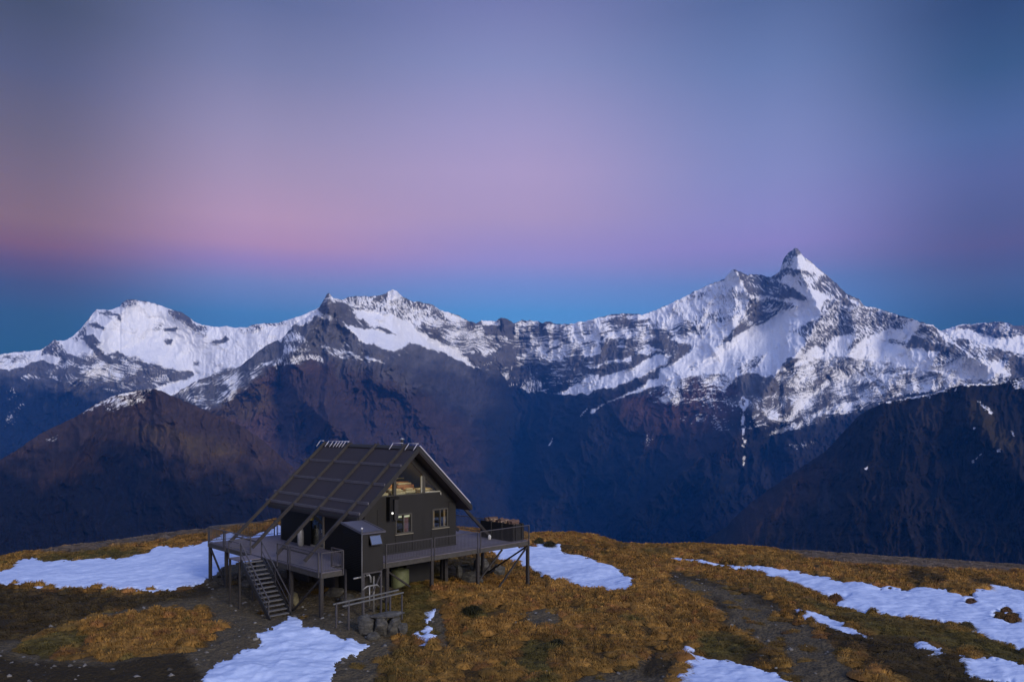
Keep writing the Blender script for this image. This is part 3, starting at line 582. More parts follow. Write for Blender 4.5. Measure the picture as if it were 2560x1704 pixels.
Z_DARK = [T4([(1170, 540), (1300, 700), (1420, 760), (1640, 790), (1760, 740), (1930, 660), (1780, 520), (1500, 470)]), TD([(-40, 1345), (330, 1370), (475, 1345), (520, 1345), (470, 1378), (250, 1405), (100, 1452), (-40, 1492)]),  # first area: shade under the deck put into the soil colour
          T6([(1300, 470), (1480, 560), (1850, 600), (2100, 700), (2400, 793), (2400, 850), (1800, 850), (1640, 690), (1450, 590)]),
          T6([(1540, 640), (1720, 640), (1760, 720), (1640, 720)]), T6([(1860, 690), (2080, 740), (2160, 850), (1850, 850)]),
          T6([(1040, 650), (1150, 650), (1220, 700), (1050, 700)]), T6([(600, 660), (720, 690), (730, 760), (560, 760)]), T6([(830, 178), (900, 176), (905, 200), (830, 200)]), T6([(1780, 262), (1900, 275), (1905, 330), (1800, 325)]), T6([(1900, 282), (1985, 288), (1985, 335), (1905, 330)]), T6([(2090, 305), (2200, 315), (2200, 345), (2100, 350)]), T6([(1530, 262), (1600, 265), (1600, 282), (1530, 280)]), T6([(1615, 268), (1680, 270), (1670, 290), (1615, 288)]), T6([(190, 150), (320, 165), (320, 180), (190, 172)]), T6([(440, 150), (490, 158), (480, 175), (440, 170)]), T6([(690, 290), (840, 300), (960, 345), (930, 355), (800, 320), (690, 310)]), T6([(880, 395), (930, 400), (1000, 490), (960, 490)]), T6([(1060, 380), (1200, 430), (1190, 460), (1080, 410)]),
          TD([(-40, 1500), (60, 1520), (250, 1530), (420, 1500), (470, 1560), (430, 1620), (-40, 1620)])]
Z_OLIVE = [T6([(1240, 395), (1450, 440), (1900, 515), (2100, 560), (2400, 660), (2400, 720), (1900, 610), (1700, 600), (1400, 470)]), T6([(690, 290), (850, 310), (1150, 420), (1210, 455), (1100, 470), (900, 380)]),
           TD([(820, 1400), (900, 1350), (980, 1340), (1015, 1400), (1010, 1470), (930, 1460), (860, 1450), (740, 1420)]), TD([(700, 1425), (760, 1400), (850, 1440), (840, 1480), (760, 1465)]), TD([(900, 1300), (1080, 1290), (1090, 1330), (960, 1350)]), T4([(1700, 1020), (1400, 1080), (1450, 1150), (1760, 1100)]), T6([(820, 560), (1000, 560), (1100, 640), (1040, 700), (850, 660)]),
           T6([(560, 180), (700, 175), (700, 195), (560, 195)]), TD([(60, 1285), (200, 1268), (330, 1262), (330, 1280), (100, 1292)]), T6([(0, 600), (150, 620), (120, 760), (0, 793)]),
           TD([(60, 1470), (170, 1440), (200, 1470), (120, 1512), (50, 1500)])]
Z_GREY = [T6([(1150, 160), (1400, 180), (1700, 200), (2000, 220), (2500, 245), (2500, 288), (2100, 270), (1850, 262), (1700, 250), (1500, 240), (1300, 207)]),
          T5([(180, 900), (230, 885), (380, 855), (520, 845), (800, 803), (1060, 775), (1440, 720), (1440, 738), (1100, 800), (830, 842), (600, 872), (450, 892), (250, 908)])]
Z_ISLAND = [TD([(60, 1470), (170, 1432), (330, 1408), (470, 1402), (505, 1440), (480, 1482), (380, 1502), (250, 1522), (120, 1512), (50, 1500)])]
SNOW = {
 'left': T5([(-260, 1030), (0, 1005), (60, 985), (80, 950), (110, 935), (150, 937), (260, 946), (460, 938), (560, 934), (660, 927), (760, 900), (800, 876), (850, 868), (900, 878), (960, 868)]) +
         [(508, 1357), (545, 1342), (575, 1329), (595, 1331), (615, 1339), (660, 1327), (705, 1315), (780, 1300), (800, 1340), (760, 1372), (640, 1402), (590, 1412), (560, 1420), (521, 1451)] +
         T5([(990, 1083), (900, 1098), (830, 1103), (750, 1111), (700, 1103), (620, 1108), (540, 1103), (500, 1086), (440, 1093), (390, 1100), (330, 1090), (270, 1080), (180, 1073), (100, 1077), (40, 1072), (-260, 1080)]),
 'front': TD([(665, 1416), (692, 1420), (695, 1440), (740, 1453), (790, 1472), (832, 1478), (852, 1484), (825, 1500), (800, 1512), (772, 1522), (770, 1548), (745, 1620), (440, 1620), (475, 1550), (500, 1520), (560, 1495), (603, 1478), (588, 1460), (640, 1443)]),
 'upper_scrap': T4([(1040, 1130), (1060, 1100), (1165, 1088), (1170, 1110), (1115, 1180), (1060, 1218), (1085, 1145)]),
 'lower_scrap': T4([(895, 1335), (1000, 1285), (1060, 1252), (1155, 1268), (1130, 1300), (1170, 1350), (1115, 1395), (1105, 1475), (1005, 1478), (975, 1405)]),
 'middle': [(1197, 1375), (1232, 1366), (1262, 1356), (1290, 1352)] + T6([(0, 168), (70, 158), (80, 138), (120, 142), (180, 145), (200, 184), (280, 195), (330, 214), (400, 240), (490, 268), (475, 282), (520, 310), (545, 350), (480, 376), (410, 370), (390, 356), (300, 356), (220, 330), (130, 304), (50, 270)]) + [(1290, 1410), (1240, 1390)],
 'long': T6([(680, 212), (740, 210), (780, 224), (840, 229), (900, 240), (1040, 250), (1200, 264), (1350, 284), (1500, 325), (1620, 340), (1760, 355), (1820, 361), (1840, 340), (1900, 350), (1980, 366), (2060, 385), (2120, 396), (2110, 370), (2066, 358), (2160, 365), (2200, 339), (2280, 345),
             (2356, 366), (2600, 400), (2600, 720), (2356, 640), (2250, 610), (2100, 550), (2000, 525), (1860, 500), (1740, 485), (1620, 466), (1560, 460), (1480, 430), (1420, 390), (1350, 360), (1250, 330), (1150, 295), (1050, 273), (960, 256), (860, 241), (780, 238)]),
 'sliver': T6([(1288, 455), (1350, 461), (1420, 480), (1490, 510), (1540, 540), (1600, 570), (1672, 614), (1600, 592), (1520, 562), (1450, 550), (1380, 522), (1320, 492)]),
 'bottom': T6([(710, 668), (760, 650), (770, 628), (800, 624), (818, 640), (800, 655), (850, 680), (960, 690), (1040, 714), (1120, 740), (1200, 765), (1270, 800), (1300, 860), (740, 860), (725, 760), (760, 735), (805, 722), (770, 702), (765, 676)]),
 'small_right': T6([(1842, 604), (1900, 610), (1950, 635), (1992, 676), (1960, 684), (1910, 671), (1870, 642)]),
 'corner': T6([(2015, 668), (2120, 688), (2220, 684), (2356, 714), (2500, 760), (2500, 860), (2300, 788), (2150, 782), (2080, 742), (2050, 700)]),
}
def zone_fields(px, py):
    wx = 16 * fbm(px / 40, py / 16, 4, 71, .62); wy = 7 * fbm(px / 40, py / 16, 4, 72, .62)
    X, Y = px + wx, py + wy
    def u(polys, fe):
        m = np.zeros(px.shape)
        for p in polys: m = np.maximum(m, sstep(-fe, fe, sdist(X, Y, p, 40)))
        return m
    isl = u(Z_ISLAND, 6)
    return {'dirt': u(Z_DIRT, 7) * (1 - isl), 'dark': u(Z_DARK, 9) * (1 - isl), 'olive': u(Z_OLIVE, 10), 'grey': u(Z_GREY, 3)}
def snow_field(px, py, key):
    w = 8.0 * fbm(px / 26, py / 11, 4, 81, .65); w2 = 4.5 * fbm(px / 26, py / 11, 4, 82, .65); w3 = 4.0 * fbm(px / 7, py / 3.2, 3, 83)
    return sdist(px + w + w3, py + w2 + w3 * .5, SNOW[key], 60)

def mat_ground():
    m, nt, b = new_mat('alpine_ground'); L = nt.links.new
    at = nt.nodes.new('ShaderNodeAttribute'); at.attribute_name = 'soil'
    g = nt.nodes.new('ShaderNodeNewGeometry')
    n = nt.nodes.new('ShaderNodeTexNoise'); n.inputs['Scale'].default_value = 5.0; n.inputs['Detail'].default_value = 8; n.inputs['Roughness'].default_value = 0.75
    v = nt.nodes.new('ShaderNodeTexVoronoi'); v.inputs['Scale'].default_value = 7.0
    L(g.outputs['Position'], n.inputs['Vector']); L(g.outputs['Position'], v.inputs['Vector'])
    r = nt.nodes.new('ShaderNodeMapRange'); r.inputs[1].default_value = .3; r.inputs[2].default_value = .7; r.inputs[3].default_value = .55; r.inputs[4].default_value = 1.5
    L(n.outputs[0], r.inputs[0])
    s = nt.nodes.new('ShaderNodeVectorMath'); s.operation = 'SCALE'; L(at.outputs['Color'], s.inputs[0]); L(r.outputs[0], s.inputs['Scale'])
    L(s.outputs[0], b.inputs['Base Color']); b.inputs['Roughness'].default_value = .95; b.inputs['Specular IOR Level'].default_value = .15
    ad = nt.nodes.new('ShaderNodeMath'); ad.operation = 'SUBTRACT'; L(n.outputs[0], ad.inputs[0]); L(v.outputs['Distance'], ad.inputs[1])
    bp = nt.nodes.new('ShaderNodeBump'); bp.inputs['Strength'].default_value = .8; bp.inputs['Distance'].default_value = .10
    L(ad.outputs[0], bp.inputs['Height']); L(bp.outputs[0], b.inputs['Normal'])
    return m
MG = mat_ground()
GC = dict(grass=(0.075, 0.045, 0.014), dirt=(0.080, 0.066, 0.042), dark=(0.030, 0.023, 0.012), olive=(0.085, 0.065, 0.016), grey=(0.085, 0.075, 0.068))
d_rows = np.concatenate([np.linspace(3, 24, 40)[:-1], np.linspace(24, 50, 330)[:-1], np.linspace(50, 67, 120), 67 + np.array([.4, 1, 2, 3.5, 6, 10, 16, 26, 45, 80, 140, 240, 420, 700])])
x_cols = np.linspace(-1.05, 1.05, 980)
Dg, Xg = np.meshgrid(d_rows, x_cols, indexing='ij')
gx, gy = (Xg * Dg).ravel(), Dg.ravel()
gh = np.maximum(ground_h(gx, gy), VALLEY_Z - 2)
gpx, gpy = to_px(gx, gy, smooth_h(gx, gy))
zf = zone_fields(gpx, gpy)
soil = np.tile(np.array(GC['grass']), (len(gx), 1))
pn = fbm(gx / 2.2, gy / 2.2, 4, 33)
soil *= (1 + .35 * pn)[:, None]
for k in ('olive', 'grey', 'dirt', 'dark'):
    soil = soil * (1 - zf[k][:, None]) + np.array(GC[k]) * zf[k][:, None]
# trampled stony ground is rougher
gh = gh + np.where(gy < CREST, zf['dirt'] * 0.06 * ridged(gx / .55, gy / .55, 3, 9), 0)
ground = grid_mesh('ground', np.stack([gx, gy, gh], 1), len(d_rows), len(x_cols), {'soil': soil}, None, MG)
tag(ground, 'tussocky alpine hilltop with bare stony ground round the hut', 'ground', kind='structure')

# --- snow patches: raised sheets that thin out at their edges
def mat_snow():
    m, nt, b = new_mat('old_snow'); L = nt.links.new
    g = nt.nodes.new('ShaderNodeNewGeometry')
    mp = nt.nodes.new('ShaderNodeMapping'); mp.inputs['Scale'].default_value = (1.0, 2.2, 1.0); mp.inputs['Rotation'].default_value = (0, 0, R(25)); L(g.outputs['Position'], mp.inputs[0])
    n = nt.nodes.new('ShaderNodeTexNoise'); n.inputs['Scale'].default_value = 1.3; n.inputs['Detail'].default_value = 9; n.inputs['Roughness'].default_value = .7; L(mp.outputs[0], n.inputs['Vector'])
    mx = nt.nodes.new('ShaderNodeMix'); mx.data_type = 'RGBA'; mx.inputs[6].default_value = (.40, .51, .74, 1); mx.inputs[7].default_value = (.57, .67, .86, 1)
    r = nt.nodes.new('ShaderNodeMapRange'); r.inputs[1].default_value = .35; r.inputs[2].default_value = .65; L(n.outputs[0], r.inputs[0]); L(r.outputs[0], mx.inputs[0]); L(mx.outputs[2], b.inputs['Base Color'])
    b.inputs['Roughness'].default_value = .75; b.inputs['Specular IOR Level'].default_value = .25
    bp = nt.nodes.new('ShaderNodeBump'); bp.inputs['Strength'].default_value = .30; bp.inputs['Distance'].default_value = .05
    L(n.outputs[0], bp.inputs['Height']); L(bp.outputs[0], b.inputs['Normal'])
    return m
MS = mat_snow()
SNOW_LABEL = {
 'left': 'broad blue-white snowfield on the slope left of the hut, running under its deck',
 'front': 'snow patch spreading from the foot of the stairs to the bottom of the picture',
 'upper_scrap': 'tiny comma-shaped snow scrap just right of the flat-topped boulder',
 'lower_scrap': 'ragged small snow scrap with a brown hole, below the comma-shaped one',
 'middle': 'bright snow patch behind the right corner post of the deck',
 'long': 'longest snow band, sweeping across the right side of the hill to the frame edge',
 'sliver': 'thin pointed sliver of snow just below the longest snow band',
 'bottom': 'snow patch with a hooked tip at the bottom edge, right of the path head',
 'small_right': 'small narrow snow scrap up-left of the snow in the lower right corner',
 'corner': 'patchy grass-pierced snow in the lower right corner',
}
cell_r, cell_c = np.meshgrid(np.arange(len(d_rows) - 1), np.arange(len(x_cols) - 1), indexing='ij')
_nc = len(x_cols)
snow_any = np.full(gx.shape, -99.0)
for key in SNOW:
    sf = snow_field(gpx, gpy, key)
    sf = np.where((gy > 24) & (gy < CREST + 3), sf, -99)
    if key in ('corner', 'small_right'): sf = sf + 4.0 - 3.0 * np.maximum(0, fbm(gpx / 16, gpy / 7, 3, 90) - .16) * 6
    if key == 'lower_scrap': sf = np.minimum(sf, np.hypot((gpx - 1056) / 1.2, gpy - 1585) - 5)
    if key == 'long':
        for hx, hy, hr in ((2086, 1497, 9), (2426, 1505, 6), (2500, 1540, 9), (2528, 1545, 12), (2512, 1527, 7), (2120, 1484, 2)):
            sf = np.minimum(sf, np.hypot((gpx - hx) / 1.5, gpy - hy) - hr)
    snow_any = np.maximum(snow_any, sf)
    hole = fbm(gpx / 15, gpy / 6, 3, 95); sf = sf + (2.0 if 'scrap' in key or key in ('sliver', 'small_right', 'bottom') else .8)
    if 'scrap' not in key and key != 'sliver': sf = np.where((sf < 14) & ((key != 'long') | (gpx > 1800)), sf - 9 * np.maximum(0, hole - .12) * (1 - np.clip(sf, 0, 14) / 14) * 2.2, sf)
    scale = gy / F                                                  # metres per photo pixel there
    th = np.clip(sf * scale * 2.2, -0.25, 0.30)
    th = np.where(th > 0, 0.07 * sstep(0, 0.30, th) + .1 * th, th)
    z = smooth_h(gx, gy) + 0.17 * fbm(gx / 3.4, gy / 3.4, 3, 5) + 0.05 * fbm(gx / 1.25, gy / 1.25, 2, 6) + th - 0.02 + 0.028 * ridged(gx / .9 + gy / 2.2, gy / 1.1, 3, 55) * sstep(-.2, .4, fbm(gx / 5, gy / 5, 2, 57)) + 0.03 * fbm(gx / .35, gy / .35, 2, 56)
    z = np.where(sf > 0, np.maximum(z, gh + .012 + .04 * np.minimum(1, np.maximum(sf, 0) / 8)), np.minimum(z, gh - .03))
    ok = sf > -5
    a = (cell_r * _nc + cell_c).ravel()
    keep = ok[a] & ok[a + 1] & ok[a + _nc] & ok[a + _nc + 1]
    o = grid_mesh('snow_patch', np.stack([gx, gy, z], 1), len(d_rows), _nc, None, keep, MS)
    tag(o, SNOW_LABEL[key], 'snow patch', 'snow patches on the hilltop')

# --- tussock grass: leaning bunches of drooping blades (uncountable, one mesh per colour family)
def mat_grass():
    m, nt, b = new_mat('tussock_blades'); L = nt.links.new
    at = nt.nodes.new('ShaderNodeAttribute'); at.attribute_name = 'tone'
    L(at.outputs['Color'], b.inputs['Base Color']); b.inputs['Roughness'].default_value = .8; b.inputs['Specular IOR Level'].default_value = .15
    return m
MT = mat_grass()
rng = np.random.default_rng(11)
NCL = 21000
u1, u2 = rng.uniform(0, 1, NCL), rng.uniform(0, 1, NCL)
cd = np.sqrt(26.0 ** 2 + u1 * ((CREST + 1.5) ** 2 - 26.0 ** 2)); cX = (u2 * 2 - 1) * .80
cxx, cyy = cX * cd, cd
cpx, cpy = to_px(cxx, cyy, smooth_h(cxx, cyy))
cz_f = zone_fields(cpx, cpy)
sn_d = np.full(NCL, -99.0)
for key in SNOW: sn_d = np.maximum(sn_d, snow_field(cpx, cpy, key))
patch = fbm(cxx / 4.5, cyy / 4.5, 4, 21); patch2 = fbm(cxx / 1.3, cyy / 1.3, 3, 22)
pr = 1.0 - (.97 - .13 * (cxx > 2)) * cz_f['dirt'] - .35 * cz_f['dark'] - .25 * cz_f['grey'] - .1 * cz_f['olive']
pr = pr * (.42 + 1.15 * np.clip(patch2 + .32, 0, .6))
sn_d = np.where((cpx > 1640) & (cpx < 1850) & (cpy < 1440), sn_d + 2.5, sn_d)
keepc = (rng.uniform(0, 1, NCL) < pr) & (sn_d < np.where(rng.uniform(0, 1, NCL) < .45, 2.0, -1.5))
# nothing grows through the deck posts or inside the hut's footprint shade
G_GOLD = np.array((0.315, 0.163, 0.036)); G_OL = np.array((0.10, 0.078, 0.020)); G_DK = np.array((0.040, 0.032, 0.014)); G_GY = np.array((0.13, 0.105, 0.08)); G_RUST = np.array((0.29, 0.13, 0.036))
ton = G_GOLD[None] * (1 + .22 * patch)[:, None]
ru = rng.uniform(0, 1, NCL)
ton = np.where((ru < .12)[:, None], G_RUST, ton)
mix_ = sstep(37, 29, cyy) * .35 + sstep(1.5, -2.5, (cxx + 26) / 9) * .35 + sstep(.0, .7, fbm(cxx / 7, cyy / 7, 3, 24)) * .45      # greener stands at random; shade to the left and front put in as olive
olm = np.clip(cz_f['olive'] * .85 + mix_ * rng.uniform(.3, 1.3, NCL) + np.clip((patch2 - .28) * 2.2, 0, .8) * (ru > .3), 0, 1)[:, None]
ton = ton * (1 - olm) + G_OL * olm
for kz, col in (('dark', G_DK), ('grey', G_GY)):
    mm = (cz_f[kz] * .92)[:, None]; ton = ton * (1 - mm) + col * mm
mm = (cz_f['dirt'] * .6)[:, None]; ton = ton * (1 - mm) + G_OL * .7 * mm
ton = ton * rng.uniform(.60, 1.32, (NCL, 1)) * (1 + .28 * np.clip(patch2, -.6, .6))[:, None]
rad = rng.uniform(.24, .58, NCL) * (1 + .3 * patch); hg = rng.uniform(.15, .30, NCL) * (1 - .35 * cz_f['dark'] - .45 * cz_f['olive'] - .5 * cz_f['grey'] - .5 * cz_f['dirt'])
hg = np.where(cyy > 60, hg * .85, hg)
czz = ground_h(cxx, cyy)
def mounds(cx_, cy_, cz_, rad, hgt, tone):
    """the matted dead heart of each tussock: a low lumpy dome"""
    n = len(cx_); ns = 9; r = np.random.default_rng(5)
    V = np.empty((n, 2 * ns + 1, 3)); a = np.arange(ns) / ns * 2 * np.pi
    for k, (fr, fz) in enumerate(((.92, -.12), (.62, .52))):
        rr = rad[:, None] * fr * r.uniform(.8, 1.2, (n, ns))
        V[:, k * ns:(k + 1) * ns, 0] = cx_[:, None] + rr * np.cos(a); V[:, k * ns:(k + 1) * ns, 1] = cy_[:, None] + rr * np.sin(a); V[:, k * ns:(k + 1) * ns, 2] = cz_[:, None] + hgt[:, None] * fz
    V[:, -1] = np.stack([cx_, cy_, cz_ + hgt * .78], 1)
    T = []
    for i in range(ns):
        j = (i + 1) % ns; T += [(i, j, ns + j), (i, ns + j, ns + i), (ns + i, ns + j, 2 * ns)]
    T = np.arange(n)[:, None, None] * (2 * ns + 1) + np.array(T)[None]
    return V.reshape(-1, 3), T.reshape(-1, 3), np.repeat(tone * .8, 2 * ns + 1, 0)
def blades(cx_, cy_, cz_, rad, hgt, tone, nb, seed):
    """bunches at the given points -> verts, tris, tone: nb fine blades each, arching over and swept by the wind"""
    r = np.random.default_rng(seed); n = len(cx_)
    idx = np.repeat(np.arange(n), nb); k = len(idx)
    a = r.uniform(0, 2 * np.pi, k); q = np.sqrt(r.uniform(0, 1, k))
    R_, H_ = rad[idx], hgt[idx]
    ca, sa = np.cos(a), np.sin(a)
    bx = cx_[idx] + ca * q * R_ * .75; by = cy_[idx] + sa * q * R_ * .75; bz = cz_[idx] + H_ * (.72 * (1 - q ** 2) - .05)
    ln = H_ * r.uniform(.25, .62, k)
    out = R_ * r.uniform(.35, .75, k)
    dx = ca * .8 + .45 + r.normal(0, .25, k); dy = sa * .8 - .25 + r.normal(0, .25, k)
    wd = r.uniform(.006, .013, k) * (1 + .045 * (cy_[idx] - 28))
    px_, py_ = -sa, ca
    mx_, my_, mz = bx + dx * out * .4, by + dy * out * .4, bz + ln
    tx_, ty_, tz_ = bx + dx * out, by + dy * out, bz + ln * .55 - H_ * .30 * q
    V = np.empty((k, 5, 3))
    V[:, 0] = np.stack([bx - px_ * wd, by - py_ * wd, bz], 1); V[:, 1] = np.stack([bx + px_ * wd, by + py_ * wd, bz], 1)
    V[:, 2] = np.stack([mx_ - px_ * wd, my_ - py_ * wd, mz], 1); V[:, 3] = np.stack([mx_ + px_ * wd, my_ + py_ * wd, mz], 1)
    V[:, 4] = np.stack([tx_, ty_, tz_], 1)
    b0 = np.arange(k)[:, None, None] * 5
    T = b0 + np.array([[0, 1, 3], [0, 3, 2], [2, 3, 4]])[None]
    tn = tone[idx] * r.uniform(.82, 1.22, (k, 1))
    return V.reshape(-1, 3), T.reshape(-1, 3), np.repeat(tn, 5, 0)
def tussocks(m, nb, seed):
    A = mounds(cxx[m], cyy[m], czz[m], rad[m], hg[m], ton[m]); B = blades(cxx[m], cyy[m], czz[m], rad[m], hg[m], ton[m], nb, seed)
    return np.concatenate([A[0], B[0]]), np.concatenate([A[1], B[1] + len(A[0])]), np.concatenate([A[2], B[2]])
sel = keepc
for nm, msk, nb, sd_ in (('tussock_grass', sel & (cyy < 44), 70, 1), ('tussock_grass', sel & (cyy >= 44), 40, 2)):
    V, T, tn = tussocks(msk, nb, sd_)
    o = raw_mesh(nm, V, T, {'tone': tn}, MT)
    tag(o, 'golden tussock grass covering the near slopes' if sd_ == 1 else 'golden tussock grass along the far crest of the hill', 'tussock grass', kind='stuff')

# single tussocks standing out of the snow
for (px_, py_, rr, hh, colr, lab) in [
    (2086, 1503, .42, .34, (0.16, .085, .035), 'round rust-brown tussock alone in the longest snow band'),
    (2426, 1509, .30, .24, (0.15, .08, .04), 'small brown tussock in the snow near the right edge, above the straggling clump'),
    (2500, 1548, .34, .26, (0.15, .085, .03), 'left part of the straggling tussock clump in the snow by the right edge'),
    (2528, 1553, .44, .30, (0.17, .09, .03), 'right part of the straggling tussock clump in the snow by the right edge'),
    (2514, 1532, .28, .22, (0.15, .08, .03), 'uppermost tuft of the straggling clump in the snow by the right edge'),
    (2415, 1573, .38, .30, (0.09, .07, .03), 'dark tussock on the lower edge of the longest snow band'),
    (1372, 1366, .55, .35, (0.04, .035, .012), 'dark green bush at the top of the snow behind the corner post'),
    (1346, 1360, .40, .42, (0.06, .05, .015), 'dark olive bush beside the right corner post of the deck'),
    (1176, 1535, .60, .32, (0.028, .026, .008), 'low dark green bush alone in the golden grass below the deck'),
    (1390, 1621, .34, .25, (0.035, .032, .012), 'small dark bush in the golden grass near the bottom edge')]:
    x, y = on_ground(px_, py_); z = gz(x, y)
    V, T, tn = blades(np.array([x, x + .1, x - .12]), np.array([y, y + .1, y - .05]), np.array([z, z, z]), np.array([rr, rr * .7, rr * .7]), np.array([hh, hh, hh * .8]), np.tile(np.array(colr), (3, 1)), 260, int(px_))
    o = raw_mesh('bush' if 'bush' in lab else 'tussock', V, T, {'tone': tn}, MT)
    tag(o, lab, 'bush' if 'bush' in lab else 'tussock', None)
# ------------------------------------------------------------------ hut frame: local x along the gable wall (to the right), y along the ridge (away), z=0 on the deck
TH = 0.777
HUT_O = Vector((-9.45, 37.0, 0.0))
HUT_M = Matrix.Translation(HUT_O) @ Matrix.Rotation(TH, 4, 'Z')
def wl_(x, y, z=0): return HUT_M @ Vector((x, y, z))
def gl(x, y):                                            # ground height at a hut-frame point
    p = wl_(x, y); return gz(p.x, p.y)
class MB:
    """collects shapes in hut coordinates; build() makes ONE mesh object"""
    def __init__(s): s.bm = bmesh.new()
    def box(s, x0, x1, y0, y1, z0, z1):
        v = [s.bm.verts.new(c) for c in ((x0, y0, z0), (x1, y0, z0), (x1, y1, z0), (x0, y1, z0), (x0, y0, z1), (x1, y0, z1), (x1, y1, z1), (x0, y1, z1))]
        for f in ((0, 3, 2, 1), (4, 5, 6, 7), (0, 1, 5, 4), (1, 2, 6, 5), (2, 3, 7, 6), (3, 0, 4, 7)): s.bm.faces.new([v[i] for i in f])
        return s
    def bar(s, a, b, w, h=None, up=(0, 0, 1)):
        a, b = Vector(a), Vector(b); h = h or w; d = (b - a).normalized(); u = Vector(up)
        if abs(d.dot(u)) > .98: u = Vector((0, 1, 0))
        r = d.cross(u).normalized(); u = r.cross(d).normalized()
        q = []
        for p in (a, b):
            for i, j in ((-1, -1), (1, -1), (1, 1), (-1, 1)): q.append(s.bm.verts.new(p + r * w / 2 * i + u * h / 2 * j))
        for f in ((0, 1, 2, 3), (7, 6, 5, 4), (0, 4, 5, 1), (1, 5, 6, 2), (2, 6, 7, 3), (3, 7, 4, 0)): s.bm.faces.new([q[i] for i in f])
        return s
    def tube(s, pts, r, n=10, cap=True):
        rings = []; pts = [Vector(p) for p in pts]
        for k, p in enumerate(pts):
            d = (pts[min(k + 1, len(pts) - 1)] - pts[max(k - 1, 0)]).normalized()
            u = Vector((0, 0, 1)) if abs(d.z) < .95 else Vector((1, 0, 0))
            a = d.cross(u).normalized(); b = a.cross(d).normalized()
            rings.append([s.bm.verts.new(p + r * (math.cos(2 * math.pi * i / n) * a + math.sin(2 * math.pi * i / n) * b)) for i in range(n)])
        for A, B in zip(rings, rings[1:]):
            for i in range(n): s.bm.faces.new((A[i], A[(i + 1) % n], B[(i + 1) % n], B[i])).smooth = True
        if cap: s.bm.faces.new(rings[0][::-1]); s.bm.faces.new(rings[-1])
        return s
    def lathe(s, cx, cy, prof, n=20):
        rings = [[s.bm.verts.new((cx + r * math.cos(2 * math.pi * i / n), cy + r * math.sin(2 * math.pi * i / n), z)) for i in range(n)] for r, z in prof]
        for A, B in zip(rings, rings[1:]):
            for i in range(n): s.bm.faces.new((A[i], A[(i + 1) % n], B[(i + 1) % n], B[i])).smooth = True
        s.bm.faces.new(rings[0][::-1]); s.bm.faces.new(rings[-1]); return s
    def prism(s, prof, axis, a0, a1):
        """prof: polygon; axis 'y': (x,z) extruded along y; 'x': (y,z) along x; 'z': (x,y) along z"""
        mk = {'y': lambda p, t: (p[0], t, p[1]), 'x': lambda p, t: (t, p[0], p[1]), 'z': lambda p, t: (p[0], p[1], t)}[axis]
        A = [s.bm.verts.new(mk(p, a0)) for p in prof]; B = [s.bm.verts.new(mk(p, a1)) for p in prof]; n = len(prof)
        s.bm.faces.new(A[::-1]); s.bm.faces.new(B)
        for i in range(n): s.bm.faces.new((A[i], A[(i + 1) % n], B[(i + 1) % n], B[i]))
        return s
    def build(s, name, mat, parent, label=None, bevel=0.0):
        bm = s.bm
        bmesh.ops.recalc_face_normals(bm, faces=bm.faces)
        if bevel: bmesh.ops.bevel(bm, geom=[e for e in bm.edges if e.is_manifold and e.calc_face_angle(0) > .6], offset=bevel, segments=1, affect='EDGES')
        top = parent
        while top.parent: top = top.parent
        off = Vector(top['_o'])
        for v in bm.verts: v.co -= off
        me = bpy.data.meshes.new(name); bm.to_mesh(me); bm.free()
        me.materials.append(mat)
        o = bpy.data.objects.new(name, me); COL.objects.link(o); o.parent = parent
        if label: o['label'] = label
        return o
def thing(name, label, cat, o=(0, 0, 0), group=None):
    e = bpy.data.objects.new(name, None); COL.objects.link(e); e.empty_display_size = .2
    e.location = HUT_M @ Vector(o); e.rotation_euler = (0, 0, TH); e['_o'] = tuple(o)
    return tag(e, label, cat, group)

